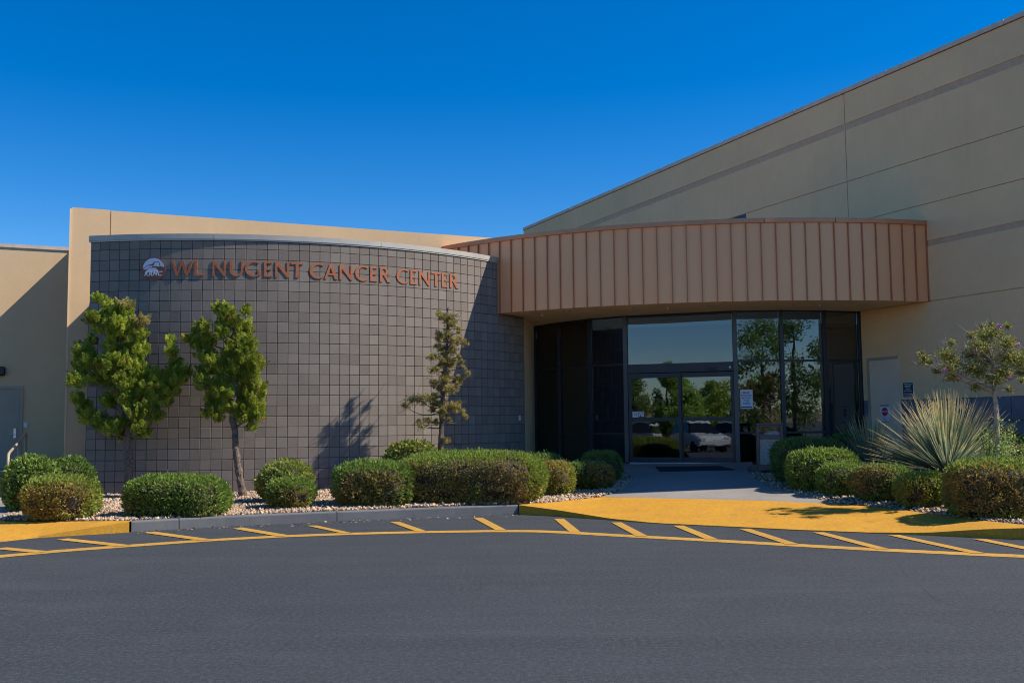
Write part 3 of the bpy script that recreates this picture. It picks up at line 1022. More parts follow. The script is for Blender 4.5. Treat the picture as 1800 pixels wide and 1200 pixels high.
# door in the back wall
def panel_on(frame_fn, a0, a1, z0, z1, o0, o1):
    return MB().prism([frame_fn(a0, o0), frame_fn(a1, o0), frame_fn(a1, o1), frame_fn(a0, o1)], z0, z1)
ad = -1.04
for a0, a1, z0, z1 in ((ad - 1.07, ad - 1.0, .5, 2.5), (ad, ad + .07, .5, 2.5), (ad - 1.0, ad, 2.43, 2.5)):
    panel_on(P0, a0, a1, z0, z1, .002, .045).build('door_frame', M['doorpaint2'], wing)
dr = panel_on(P0, ad - .995, ad - .005, .52, 2.425, .002, .022).build('door', M['doorpaint2'], wing)
hp = P0(ad - .09, .03)
hb = MB(); hb.box((hp.x, hp.y, 1.36), (.06, .02, .24), math.atan2(TL.y, TL.x), .004)
h2 = hp + NL * .04
hb.tube([(hp.x, hp.y, 1.33), (h2.x, h2.y, 1.33), (*(h2 - TL * .13), 1.33)], .011, 8)
hb.build('handle', M['steel'], dr)
kp = P0(-.9, .012)
MB().box((kp.x, kp.y, 1.56), (.09, .024, .13), math.atan2(TL.y, TL.x), .006).build('keypad', M['white'], wing)
lp = P0(-1.47, .07)
lb = MB(); lb.box((lp.x, lp.y, 2.86), (.2, .14, .22), math.atan2(TL.y, TL.x), .03)
lb.build('wall_lamp', M['black'], wing)
MB().prism([P0(ad - 1.4, .0), P0(ad + .5, .0), P0(ad + .5, 1.4), P0(ad - 1.4, 1.4)], .2, .505).build('door_step', M['concrete'], wing)

# handrail
hr = thing('handrail', (-8.5, 16.9, .17), 'tan painted pipe handrail beside the left walk', 'handrail')
pa, pb = Vector((-8.52, 16.9, .18)), Vector((-11.15, 22.9, .45))
def lerp(t, h): q = pa.lerp(pb, t); return Vector((q.x, q.y, q.z + h))
rl = MB()
rl.tube([lerp(0, .50), lerp(-.012, .60), lerp(-.012, .78), lerp(0, .86), lerp(.03, .88), lerp(.97, .92), lerp(.995, .92), lerp(1.0, .88), lerp(1.0, .0)], .024, 8)
rl.build('top_rail', M['rail'], hr, smooth=True)
MB().tube([lerp(0, .48), lerp(1, .48)], .02, 8).build('mid_rail', M['rail'], hr, smooth=True)
for t in (.0, .5, .93):
    MB().tube([lerp(t, -.12), lerp(t, .88)], .022, 8).build('post', M['rail'], hr, smooth=True)

# ------------------------------------------------------------------ tall stucco building on the right
C0 = Vector((10.50, 16.95)); U = Vector((-.40950, .91231)); NR = Vector((-.91231, -.40950))
def RWp(s, off=0): return C0 + U * s + NR * off
tall = thing('tall_stucco_building', (10.17, 17.68, .1), 'tall brown stucco building with horizontal reveal lines and blue grey tile base', 'building')
SE = 24.4
SB = .80
TR = Vector((.91231, .40950))
MB().prism([RWp(SB, -.035), RWp(SE, -.035), RWp(SE, -.035) + TR * 20, RWp(SB, -.035) + TR * 20], 0, 9.10).build('wall_core', M['stucco2'], tall)
rows = [(1.905, 3.935), (3.955, 5.105), (5.225, 6.005), (6.02, 7.0), (7.015, 8.225), (8.385, 9.10)]
scol = [(SB, 6.455), (6.475, 22.43), (22.45, SE)]
DS0, DS1, DZT = 5.10, 6.06, 2.86
GEND = 6.28
WS0, WS1, WZ0 = 10.25, 13.2, 5.9
for r, (z0, z1) in enumerate(rows):
    for a, b in scol:
        pcs = []
        if r == 0:
            if a > SB: continue
            pcs = [(a, DS0, z0, z1), (DS0, DS1, DZT, z1), (DS1, b, z0, z1)]
        elif r in (2, 3) and a == 6.475:
            pcs = [(a, WS0, z0, z1), (WS1, b, z0, z1)]
        else:
            pcs = [(a, b, z0, z1)]
        for s0, s1, q0, q1 in pcs:
            g = .0 
            panel_on(RWp, s0 + g, s1 - g, q0, q1, 0, -.034).build('stucco_panel', M['stucco2'], tall)
for z0, z1 in ((5.106, 5.224), (8.226, 8.384)):
    panel_on(RWp, SB + .01, SE - .01, z0, z1, -.018, -.034).build('recessed_band', M['band'], tall)
wn = panel_on(RWp, WS0 + .06, WS1 - .06, WZ0 + .15, 6.95, -.028, -.033).build('window', M['glass'], tall)
for a0, a1, z0, z1 in ((WS0, WS0 + .06, WZ0 + .1, 7.0), (WS1 - .06, WS1, WZ0 + .1, 7.0), (WS0 + .06, WS1 - .06, 6.95, 7.0)):
    panel_on(RWp, a0, a1, z0, z1, -.008, -.0335).build('window_frame', M['frame'], wn)
seg = [SB, 2.05, 5.1, 8.15, 11.2, 14.25, 17.3, 20.35, 23.4, SE]
for a, b in zip(seg[:-1], seg[1:]):
    panel_on(RWp, a + .006, b - .006, 9.115, 9.215, .035, -.4).build('coping', M['coping2'], tall)
panel_on(RWp, SB, SE, 9.101, 9.114, .018, -.3).build('coping_drip', M['rustdark'], tall)
# other visible corner face
MB().prism([RWp(SB - .002, -.03), RWp(SB - .05, -.03), RWp(SB - .05, -.03) + TR * 20, RWp(SB - .002, -.03) + TR * 20], 0, 9.10).build('corner_face', M['stucco2'], tall)
# tile base
panel_on(RWp, SB, DS0 - .005, .0, 1.90, -.012, -.034).build('tile_backing', M['grout'], tall)
panel_on(RWp, DS1 + .005, GEND, .0, 1.90, -.012, -.034).build('tile_backing', M['grout'], tall)
tw = .457
rng = random.Random(5)
for row in range(4):
    z1 = 1.895 - row * tw; z0 = max(z1 - tw + .01, .05)
    if z1 < .3: break
    s = DS0 - .01
    while s > SB + .05:
        s2 = max(s - tw, SB + .01)
        panel_on(RWp, s2 + .006, s - .004, z0, z1, rng.uniform(-.001, .002), -.011).build('tile', M['tile'], tall)
        s = s2
    panel_on(RWp, DS1 + .012, GEND - .02, z0, z1, .0, -.011).build('tile', M['tile'], tall)
# side door
panel_on(RWp, DS0 - .002, DS0 + .035, .45, DZT, .004, -.0345).build('door_frame', M['doorpaint'], tall)
panel_on(RWp, DS1 - .055, DS1, .45, DZT, .012, -.0345).build('door_frame', M['doorpaint2'], tall)
panel_on(RWp, DS0 + .036, DS1 - .056, DZT - .06, DZT - .002, .006, -.0345).build('door_frame', M['doorpaint2'], tall)
dr2 = panel_on(RWp, DS0 + .04, DS1 - .06, .5, DZT - .065, -.010, -.0342).build('door', M['doorpaint'], tall)
for z in (2.42, 1.78, .85):
    panel_on(RWp, DS1 - .075, DS1 - .045, z - .07, z + .07, .0145, -.009).build('hinge', M['steel'], dr2)
panel_on(RWp, DS0 - .22, DS0 - .11, 1.70, 1.86, .02, .0025).build('small_box', M['pipe'], tall)

# plaque and poster
def card(name, a0, a1, z0, z1, off, label, cat, frame_fn, normal, mat, lines, extra=()):
    c = frame_fn((a0 + a1) / 2, off)
    t = thing(name, (c.x, c.y, z0), label, cat)
    panel_on(frame_fn, a0, a1, z0, z1, off + .004, off).build('board', mat, t)
    FRM = face_frame((*frame_fn((a0 + a1) / 2, off + .0045), (z0 + z1) / 2), normal)
    for w, h, dx, dy, mt in extra:
        MB().add([FRM @ Vector(q) for q in ((dx - w / 2, dy - h / 2, .0006), (dx + w / 2, dy - h / 2, .0006), (dx + w / 2, dy + h / 2, .0006), (dx - w / 2, dy + h / 2, .0006))], [(0, 1, 2, 3)]).build('printed_bar', mt, t)
    for s, size, dy, mt in lines:
        me = text_mesh(s, size, 0, size * .018, .0004)
        me.transform(FRM @ Matrix.Translation((0, dy, .0016)))
        put('printed_text', me, mt, t)
    return t, FRM
pl, fr = card('wall_plaque', 4.735, 5.03, 1.945, 2.275, .002, 'small dark blue plaque with white lettering on the stucco beside the side door', 'sign', RWp, NR, M['white'],
     [('Welcome to', .042, .128, M['white']), ('KRMC', .066, .075, M['white']), ('a Tobacco', .040, .018, M['white']), ('Free Campus', .040, -.024, M['white']), ('Thank you for', .038, -.082, M['white']), ('Not Smoking', .038, -.122, M['white'])],
     [(.275, .31, 0, 0, M['navy'])])
def octagon(r): return [(r * math.cos(rad(22.5 + 45 * i)), r * math.sin(rad(22.5 + 45 * i))) for i in range(8)]
ps, fr = card('door_poster', 5.45, 5.72, 1.42, 1.80, -.0095, 'white poster with a red stop octagon taped to the side door', 'poster', RWp, NR, M['paper'],
     [('Visitors please use', .022, -.085, M['ink']), ('main entrance', .022, -.115, M['ink']), ('Thank you', .024, -.15, M['ink'])],
     [(.262, .022, 0, .176, M['darkblue']), (.262, .018, 0, -.18, M['darkblue'])])
me = outline_mesh('stop_octagon', [octagon(.098)], .0008); me.transform(fr @ Matrix.Translation((0, .04, .0012))); put('stop_octagon', me, M['red'], ps)
me = text_mesh('STOP', .068, 0, .001, .0003); me.transform(fr @ Matrix.Translation((0, .04, .0022))); put('printed_text', me, M['white'], ps)

# ------------------------------------------------------------------ copper canopy
CCX, CCY, CR = 5.7063, 30.8748, 10.524
def can(psi, r=0.0): return Vector((CCX + (CR + r) * math.sin(psi), CCY - (CR + r) * math.cos(psi)))
PS1 = math.asin((8.785 - CCX) / CR)
PS0 = rad(-49)
canopy = thing('curved_canopy', (4.2, 20.5, 3.94), 'curved copper coloured standing seam metal canopy over the entrance', 'canopy')
dps = .305 / CR
npan = int((PS1 - PS0) / dps)
CT = 5.56
for q in range(npan):
    a = PS1 - q * dps; b = a - dps
    mbx = MB()
    g = .004 / CR
    mbx.prism([can(a - g), can((a + b) / 2, .0), can(b + g), can(b + g, -.03), can(a - g, -.03)], ZSOF, CT)
    o = mbx.build('metal_panel', M['copper'], canopy)
    o['tone'] = random.random()
    mbx = MB(); c = can(b, .018)
    mbx.box((c.x, c.y, (ZSOF + CT) / 2 + .002), (.017, .045, CT - ZSOF - .004), b)
    mbx.build('standing_seam', M['coppertrim'], canopy)
c = can(PS1 - .001, .012)
MB().box((c.x, c.y, (ZSOF + CT) / 2 + .002), (.04, .05, CT - ZSOF - .004), PS1).build('standing_seam', M['coppertrim'], canopy)
def can_shell(name, p0, p1, z0, z1, r0, r1, mat, parent):
    n = max(2, int((p1 - p0) / dps))
    pts = [can(p0 + (p1 - p0) * i / n, r0) for i in range(n + 1)] + [can(p1 - (p1 - p0) * i / n, r1) for i in range(n + 1)]
    return MB().prism(pts, z0, z1).build(name, mat, parent)
brk = [PS0, rad(-25), rad(-2.5), rad(5.5), PS1 - .001]
for a, b in zip(brk[:-1], brk[1:]):
    can_shell('top_trim', a + .0006, b - .0006, CT + .001, CT + .095, .055, -.25, M['copperedge'], canopy)
can_shell('backing', PS0, PS1 - .004, ZSOF + .02, CT - .01, -.032, -.12, M['coppertrim'], canopy)
roofp = [can(PS0 + (PS1 - .004 - PS0) * i / 30, -.13) for i in range(31)] + [Vector((7.45, 23.7)), Vector((-.4, 23.65))]
MB().prism(roofp, 5.38, 5.44).build('canopy_roof', M['coping2'], canopy)
MULL = [Vector(v) for v in ((.601, 25.381), (1.163, 24.451), (1.855, 23.682), (2.644, 23.074), (4.99, 22.236), (6.017, 22.208), (7.023, 22.365), (7.928, 22.677))]
PSL = math.asin((-.30 - CCX) / CR)
sof = [can(PSL + (PS1 - .003 - PSL) * i / 30, -.033) for i in range(31)] + [RWp(6.25, .005)] + [v + Vector((0, .3)) for v in reversed(MULL)] + [arc(49.1, -.16)[0], arc(47, -.16)[0], arc(45, -.16)[0], arc(44.0, -.16)[0]]
MB().prism(sof, ZSOF + .004, ZSOF + .03).build('soffit', M['soffit'], canopy)
for x, y in ((996, 21.95), (1118, 21.45), (1250, 21.15), (1398, 21.0), (1516, 21.1), (925, 22.6)):
    X = (x - 900) / 1750 * y * 1.012
    mbx = MB(); k = 16
    vs = [(X + r * math.cos(6.2832 * j / k), y + r * math.sin(6.2832 * j / k), z) for r, z in ((.095, ZSOF + .003), (.095, ZSOF - .008), (.075, ZSOF - .008), (.070, ZSOF + .002)) for j in range(k)]
    mbx.add(vs, [(q * k + j, q * k + (j + 1) % k, (q + 1) * k + (j + 1) % k, (q + 1) * k + j) for q in range(3) for j in range(k)])
    dl = mbx.build('downlight', M['steel'], canopy)
    MB().add([(X + .07 * math.cos(6.2832 * j / k), y + .07 * math.sin(6.2832 * j / k), ZSOF + .0015) for j in range(k)], [tuple(reversed(range(k)))]).build('lamp_glass', M['lamp'], dl)
for x, y in ((953, 22.6), (1172, 21.5), (1438, 21.25)):
    X = (x - 900) / 1750 * y * 1.012
    MB().tube([(X, y, ZSOF + .01), (X, y, ZSOF - .03), (X, y, ZSOF - .035)], [.03, .022, .012], 8).build('sprinkler_head', M['steel'], canopy)

# ------------------------------------------------------------------ storefront
FZ = .545
store = thing('glass_storefront', (3.8, 22.6, FZ), 'dark tinted glass storefront curving under the canopy with sliding doors', 'storefront')
def basis(i):
    a, b = MULL[i], MULL[i + 1]
    d = (b - a).normalized()
    return a, d, Vector((d.y, -d.x)), (b - a).length
def bayf(i):
    a, d, n, L = basis(i)
    return lambda s, off=0: a + d * s + n * off
def bp(i, s0, s1, z0, z1, o0, o1):
    return panel_on(bayf(i), s0, s1, z0, z1, o0, o1)
# posts at the corners
for k, v in enumerate(MULL):
    if k == 0: n = basis(0)[2]
    elif k == 7: n = basis(6)[2]
    else: n = (basis(k - 1)[2] + basis(k)[2]).normalized()
    wd = .10 if k in (3, 4) else .085
    ang = math.atan2(n.x, -n.y)
    c = v + n * .0
    MB().box((c.x, c.y, (FZ + ZSOF) / 2), (wd, .13, ZSOF - FZ - .002), ang, .004).build('mullion', M['framelight'] if k in (3, 4) else M['frame'], store)
def glazed(i, zlist, s0=.05, s1=None, fr=.045):
    L = basis(i)[3]
    if s1 is None: s1 = L - .05
    for z0, z1 in zip(zlist[:-1], zlist[1:]):
        bp(i, s0, s1, z0 + fr / 2, z1 - fr / 2, .004, -.004).build('pane', M['glass'], store)
    for z in zlist:
        bp(i, s0, s1, z - fr / 2 + (fr / 2 if z == zlist[0] else 0), z + fr / 2 - (fr / 2 if z == zlist[-1] else 0) , .045, -.05).build('transom', M['frame'], store)
for i in (0, 1, 2, 4, 5, 6):
    glazed(i, [FZ, 1.215, 2.815, ZSOF - .003])
# door bay
L3 = basis(3)[3]
bp(3, .051, L3 - .051, 3.885, ZSOF - .003, .045, -.05).build('transom', M['frame'], store)
bp(3, .051, L3 - .051, 2.60, 2.80, .075, -.06).build('door_header', M['frame'], store)
bp(3, .055, L3 - .055, 2.805, 3.88, .004, -.004).build('pane', M['glass'], store)
bp(3, 1.86, 2.06, 2.625, 2.685, .125, .076).build('door_sensor', M['black'], store)
bp(3, 2.36, 2.40, 2.66, 2.70, .085, .076).build('indicator', M['white'], store)
for s0, s1, o in ((.055, 1.265, .030), (1.225, L3 - .055, -.030)):
    lf = bp(3, s0, s0 + .065, FZ + .02, 2.585, o + .022, o - .022).build('sliding_door', M['frame'], store)
    bp(3, s1 - .065, s1, FZ + .02, 2.585, o + .022, o - .022).build('door_stile', M['frame'], lf)
    for z0, z1 in ((FZ + .021, FZ + .13), (1.495, 1.575), (2.48, 2.584)):
        bp(3, s0 + .066, s1 - .066, z0, z1, o + .021, o - .021).build('door_rail', M['frame'], lf)
    for z0, z1 in ((FZ + .13, 1.495), (1.575, 2.48)):
        bp(3, s0 + .066, s1 - .066, z0, z1, o + .004, o - .004).build('door_pane', M['glass'], lf)
bp(3, .05, L3 - .05, FZ - .04, FZ + .015, .07, -.07).build('threshold', M['steel'], store)
q = bayf(3)(2.32, .08)
MB().box((q.x, q.y, 1.66), (.05, .02, .05), 0, .008).build('door_button', M['white'], store)
# pier between the block wall and the glass
pe = arc(49.22, -.03)[0]
pier = MB().seg((pe.x, pe.y), MULL[0] + Vector((-.02, .1)), 0, ZSOF + .003, .25, -.25).build('stucco_pier', M['soffit'], store)
MB().prism([RWp(6.2, -.02), RWp(6.33, -.02), RWp(6.33, .04), RWp(6.2, .04)], .4, ZSOF).build('jamb', M['frame'], store)

# posters on the glass
f4 = bayf(4)
card('entrance_notice', .085, .36, 1.75, 2.17, .012, 'white notice with red and dark lettering on the glass right of the sliding doors', 'notice', f4, basis(4)[2], M['paper'],
     [('MASK', .058, .145, M['red']), ('REQUIRED', .050, .085, M['red']), ('BEYOND', .052, .025, M['ink']), ('THIS', .052, -.035, M['ink']), ('POINT', .052, -.095, M['ink'])],
     [(.255, .028, 0, -.175, M['darkblue'])])
f3 = bayf(3)
st, fr = card('door_sticker', .135, .27, 1.585, 1.72, .037, 'small white and blue sticker low on the left sliding door glass', 'sticker', f3, basis(3)[2], M['paper'], [], [(.12, .025, 0, .05, M['logosky'])])
me = outline_mesh('red_ring', [ell(0, 0, .034, .034, 0, 360, 20)[:-1], ell(0, 0, .024, .024, 0, 360, 20)[:-1]], .0006); me.transform(fr @ Matrix.Translation((.01, -.0, .001))); put('red_ring', me, M['red'], st)
st, fr = card('door_sticker', .28, .40, 1.60, 1.72, .037, 'small white sticker with a red ring beside another one on the left door', 'sticker', f3, basis(3)[2], M['paper'], [], [(.03, .02, -.02, -.045, M['navy'])])
me = outline_mesh('red_ring', [ell(0, 0, .040, .040, 0, 360, 20)[:-1], ell(0, 0, .029, .029, 0, 360, 20)[:-1]], .0006); me.transform(fr @ Matrix.Translation((0, .012, .001))); put('red_ring', me, M['red'], st)
st, fr = card('window_poster', .5, .86, 1.45, 2.2, -.25, 'faded poster with a stop octagon standing behind the dark glass', 'poster', f4, basis(4)[2], M['interior'], [], [])
me = outline_mesh('stop_octagon', [octagon(.19)], .0008); me.transform(fr @ Matrix.Translation((0, .12, .0012))); put('stop_octagon', me, M['red'], st)
me = text_mesh('STOP', .13, 0, .002, .0003); me.transform(fr @ Matrix.Translation((0, .12, .0022))); put('printed_text', me, M['white'], st)

# lobby behind the glass
lobby = thing('lobby', (4, 26, FZ), 'dim lobby seen through the tinted glass', 'room')
fl = [v + Vector((0, .01)) for v in MULL] + [Vector((6.2, 26.4)), Vector((4.2, 30.6)), Vector((.2, 29.4)), Vector((.4, 25.6))]
MB().prism(fl, FZ - .06, FZ - .003).build('floor', M['ifloor'], lobby)
MB().prism([v + Vector((0, .06)) for v in MULL] + fl[8:], 3.60, 3.66).build('ceiling', M['iceil'], lobby)
MB().seg((6.3, 26.2), (4.2, 30.7), FZ, 3.6, .1).build('wall', M['interior'], lobby)
MB().seg((4.3, 30.6), (.0, 28.9), FZ, 3.6, .1).build('wall', M['interior'], lobby)
MB().seg((.25, 29.4), (.55, 25.5), FZ, 3.6, .1).build('wall', M['interior'], lobby)
MB().box((1.05, 28.95, FZ + 1.05), (.95, .05, 2.1), rad(21), .01).build('inner_door', M['doorpaint'], lobby)
vm = thing('vending_machine', (2.15, 26.9, FZ), 'black vending machine behind the glass left of the doors', 'vending machine')
MB().box((2.15, 26.9, FZ + .95), (.95, .8, 1.86), rad(5), .02).build('cabinet', M['black'], vm)
MB().box((2.05, 26.49, FZ + 1.15), (.62, .012, 1.2), rad(5), .004).build('front_window', M['carglass'], vm)
MB().box((2.52, 26.47, FZ + 1.1), (.14, .012, .5), rad(5), .004).build('keypad_panel', M['pipe'], vm)
ch = thing('lobby_chair', (2.55, 25.6, FZ), 'wooden armchair in the lobby behind the glass', 'chair')
MB().box((2.55, 25.6, FZ + .44), (.55, .5, .08), 0, .015).build('seat', M['wood'], ch)
MB().box((2.55, 25.85, FZ + .72), (.55, .06, .45), 0, .015).build('backrest', M['wood'], ch)
for dx in (-.24, .24):
    for dy in (-.2, .2):
        MB().box((2.55 + dx, 25.6 + dy, FZ + .2), (.04, .04, .4)).build('leg', M['wood'], ch)
rd = thing('reception_desk', (4.6, 27.2, FZ), 'low wooden desk inside the lobby behind the sliding doors', 'desk')
MB().box((4.6, 27.2, FZ + .5), (1.6, .5, 1.0), rad(-20), .02).build('desk_body', M['wood'], rd)
MB().box((4.6, 27.2, FZ + 1.03), (1.75, .6, .05), rad(-20), .01).build('desk_top', M['interior'], rd)

# entrance mat
MT = [(3.10, 21.21), (4.60, 20.80), (4.45, 21.62), (3.13, 22.10)]
mo = sheet('door_mat', MT, lambda x, y: z_walk(x, y) + .018, M['mat'], .4, .013, loc=None)
tag(mo, 'dark rubber door mat lying in front of the sliding doors', 'mat')

# litter bin
bx, by, bz, br = 5.25, 20.50, .40, rad(-11)
tb = thing('litter_bin', (bx, by, bz), 'square brown litter bin with stone aggregate panels beside the doors', 'litter bin')
cb, sb = math.cos(br), math.sin(br)
def bl(x, y, z): return (bx + x * cb - y * sb, by + x * sb + y * cb, bz + z)
h = .25
MB().box(bl(0, 0, .03), (.38, .38, .10), br, .01).build('foot', M['black'], tb)
MB().box(bl(0, 0, .13), (.50, .50, .12), br, .012).build('base_band', M['bin'], tb)
for x in (-1, 1):
    for y in (-1, 1):
        MB().box(bl(x * .232, y * .232, .59), (.05, .05, .80), br, .008).build('corner_post', M['bin'], tb)
for ax, s in ((0, -1), (0, 1), (1, -1), (1, 1)):
    c = bl(s * .225, 0, .455) if ax == 0 else bl(0, s * .225, .455)
    MB().box(c, (.03, .41, .52) if ax == 0 else (.41, .03, .52), br, .004).build('aggregate_panel', M['aggregate'], tb)
    c = bl(s * .236, 0, .755) if ax == 0 else bl(0, s * .236, .755)
    MB().box(c, (.05, .408, .085) if ax == 0 else (.408, .05, .085), br, .006).build('hood_rail', M['bin'], tb)
    c = bl(s * .236, 0, .975) if ax == 0 else bl(0, s * .236, .975)
    MB().box(c, (.05, .408, .03) if ax == 0 else (.408, .05, .03), br, .004).build('hood_rail', M['bin'], tb)
MB().box(bl(0, 0, 1.01), (.535, .535, .038), br, .012).build('lid', M['bin'], tb)
MB().box(bl(0, 0, .68), (.38, .38, .04), br).build('inner_tray', M['black'], tb)
# rubbish bag in the bin
rngq = np.random.RandomState(2)
bm = bmesh.new(); bmesh.ops.create_icosphere(bm, subdivisions=3, radius=1)
for v in bm.verts:
    k = 1 + .18 * math.sin(7 * v.co.x + 5 * v.co.z) * math.cos(6 * v.co.y)
    v.co = Vector(bl(v.co.x * .15 * k + .05, v.co.y * .13 * k, .80 + v.co.z * .085 * k))
me = bpy.data.meshes.new('rubbish_bag'); bm.to_mesh(me); bm.free()
tag(put('rubbish_bag', me, M['bag'], None, bl(.05, 0, .72)), 'crumpled pale plastic bag stuffed in the litter bin opening', 'bag')

# ------------------------------------------------------------------ plants
def pick(rng, n, pal, var=.18):
    pal = np.array(pal)
    return pal[rng.randint(0, len(pal), n)] * rng.uniform(1 - var, 1 + var, (n, 1))

def shape_pts(n, a, b, ct, cbm, p, rng, lump=.05):
    """points on a rounded box (superellipsoid) split at z=0, with normals"""
    D = unit(rng.normal(size=(n, 3)))
    c = np.where(D[:, 2] > 0, ct, cbm)
    S = np.stack([np.full(n, a), np.full(n, b), c], 1)
    D = unit(D * S)
    q = (np.abs(D / S) ** p).sum(1) ** (-1 / p)
    Nn = unit(np.sign(D) * np.abs(D / S) ** (p - 1) / S)
    P = D * q[:, None]
    P = P * (1 + lump * vnoise(P, rng, 5.0) + .05 * vnoise(P, rng, 16.0, 6))[:, None]
    return P, Nn

def core_mesh(cx, cy, z0, a, b, h, p, name, parent, k=.83):
    bm = bmesh.new()
    bmesh.ops.create_icosphere(bm, subdivisions=3, radius=1)
    for v in bm.verts:
        d = v.co.normalized()
        q = (abs(d.x / a) ** p + abs(d.y / b) ** p + abs(d.z / (h * .5)) ** p) ** (-1 / p)
        v.co = d * q * k
        v.co += Vector((cx, cy, z0 + h * .46))
    me = bpy.data.meshes.new(name)
    bm.to_mesh(me)
    bm.free()
    return put(name, me, M['twig'], parent)

JUN = [(.085, .125, .022), (.11, .155, .028), (.145, .19, .038), (.055, .085, .016)]
JYEL = [(.15, .18, .03), (.20, .21, .04), (.12, .15, .028), (.10, .12, .02)]
JBLU = [(.055, .10, .035), (.075, .125, .04), (.04, .075, .028), (.095, .14, .045)]
BROWN = [(.16, .095, .04), (.20, .13, .055), (.11, .07, .03), (.23, .13, .04)]
ORANGE = [(.27, .19, .035), (.22, .14, .03), (.30, .23, .05), (.15, .14, .03)]
BROAD = [(.035, .065, .014), (.055, .095, .02), (.08, .125, .028), (.13, .16, .03)]
BROADY = [(.06, .09, .02), (.12, .15, .025), (.19, .19, .04), (.09, .12, .02), (.23, .16, .06)]

def bush(label, x, y, w, d, h, pal, seed, p=2.8, dry=0.0, drypal=BROWN, dens=3400, L=.060, Wd=.023, lump=.05, cat='shrub', name='clipped_shrub', group=None, rot=0.0, spread=.5, drydir=(0, -1, -.7), upf=.35):
    rng = np.random.RandomState(seed)
    z0 = zgf(x, y)
    k = (seed * 37 % 11) / 11.0
    L, Wd, dens, lump = L * (.78 + .45 * k), Wd * (.80 + .40 * k), dens * (1.3 - .5 * k), lump * (.6 + 1.0 * ((seed * 17 % 7) / 7.0))
    t = thing(name, (x, y, z0), label, cat, group)
    a, b = w / 2, d / 2
    core_mesh(x, y, z0, a, b, h, p, 'stems', t)
    area = 2 * (w + d) * h * .9 + w * d
    n = int(dens * area)
    P, Nn = shape_pts(n, a, b, h * .55, h * .47, p, rng, lump)
    keep = P[:, 2] > -h * .45
    P, Nn = P[keep], Nn[keep]
    n = len(P)
    P = P * (1 - np.abs(rng.normal(0, .05, n)) + .01)[:, None]
    D = unit(Nn * .75 + rng.normal(size=(n, 3)) * spread + np.array([0, 0, upf]))
    col = pick(rng, n, pal)
    if dry:
        dv = np.array(drydir) / np.linalg.norm(drydir)
        f = vnoise(P, rng, 3.2) * .55 + (Nn @ dv) * .75 + rng.normal(0, .25, n)
        m = f > np.quantile(f, 1 - dry)
        col[m] = pick(rng, m.sum(), drypal)
    thin = vnoise(P, rng, 9.0, 6) - rng.uniform(0, .55, n)
    ok = (thin > -.78) | (Nn[:, 2] > .6)
    P, D, Nn, col = P[ok], D[ok], Nn[ok], col[ok]; n = len(P)
    stray = rng.rand(n) < .02
    P[stray] += Nn[stray] * rng.uniform(.01, .05, (stray.sum(), 1)) + np.array([0, 0, .015])
    LL = L * rng.uniform(.6, 1.35, n); WW = Wd * rng.uniform(.7, 1.3, n)
    V = kites(P, D, LL, WW, rng)
    if rot:
        ca, sa = math.cos(rot), math.sin(rot)
        V = np.stack([V[:, 0] * ca - V[:, 1] * sa, V[:, 0] * sa + V[:, 1] * ca, V[:, 2]], 1)
    V += np.array([x, y, z0 + h * .46])
    me = fast_mesh('foliage', V, 4, col)
    put('foliage', me, M['foliage'], t)
    return t

def broad(label, x, y, w, d, h, pal, seed, dens=1500, **kw):
    return bush(label, x, y, w, d, h, pal, seed, p=2.3, dens=dens, L=.068, Wd=.042, lump=.09, name='leafy_shrub', spread=.8, **kw)

broad('dark glossy leafy shrub beside the handrail with sunlit pale top', -7.78, 16.2, .78, .8, .84, BROAD + [(.16, .20, .05)], 21)
broad('dark leafy shrub against the corner of the stucco pilaster', -7.66, 17.2, .92, .88, .78, BROAD[:3], 22)
bush('low clipped juniper with rusty orange front at the left kerb ramp', -6.73, 14.98, 1.0, .85, .58, JYEL, 23, p=3.2, dry=.36, drypal=ORANGE + BROWN, drydir=(0, -1, -.4))
bush('long low clipped green hedge in front of the leaning juniper trunks', -5.13, 15.27, 1.46, .9, .56, JUN, 24, p=3.6, dry=.03)
broad('leafy shrub with yellow green tips behind a small juniper', -3.92, 17.25, .98, .85, .66, BROADY, 25)
bush('small rounded juniper bush in front of the yellow tipped shrub', -3.62, 16.3, .76, .66, .46, JUN, 26, p=2.3, dry=.18, lump=.1)
bush('clipped juniper hedge with bare brown lower side along the kerb', -2.30, 16.72, 1.28, 1.1, .66, JUN + JBLU[:1], 27, p=3.6, dry=.22)
bush('largest clipped juniper hedge with brown bare front beside the kerb', -.70, 17.10, 2.42, 1.3, .80, JUN + JYEL[:2], 28, p=3.8, dry=.25, drydir=(-.15, -1, -.5))
broad('rounded leafy shrub at the foot of the sparse dying pine', -1.93, 19.2, 1.06, 1.0, .92, BROADY, 29)
bush('bluish clipped juniper mound against the end of the block wall', .60, 20.6, .90, .85, .55, JBLU + JUN[:1], 30, p=2.4)
bush('golden brown tipped juniper at the right end of the big hedge', .70, 18.45, .78, .72, .56, JYEL + ORANGE[:2], 31, p=3.4, dry=.30, drypal=ORANGE + BROWN[:2], drydir=(0, -.4, .5))
bush('green juniper mound with rusty right side by the walk', 1.42, 19.2, .92, .8, .46, JBLU + JUN, 32, p=3.2, dry=.16, drydir=(.8, -.4, 0))
bush('rounded green juniper nearest the left of the sliding doors', 1.79, 20.4, .80, .74, .56, JBLU + JUN, 33, p=3.4, dry=.05, drydir=(.8, -.4, 0))
bush('dark bluish clipped juniper in shade beside the litter bin', 5.52, 18.8, 1.26, 1.0, .76, JBLU, 34, p=3.4)
bush('clipped juniper with bright sunlit top in front of a shaded one', 5.42, 17.6, 1.16, .95, .64, JUN + JYEL[:1], 35, p=3.2)
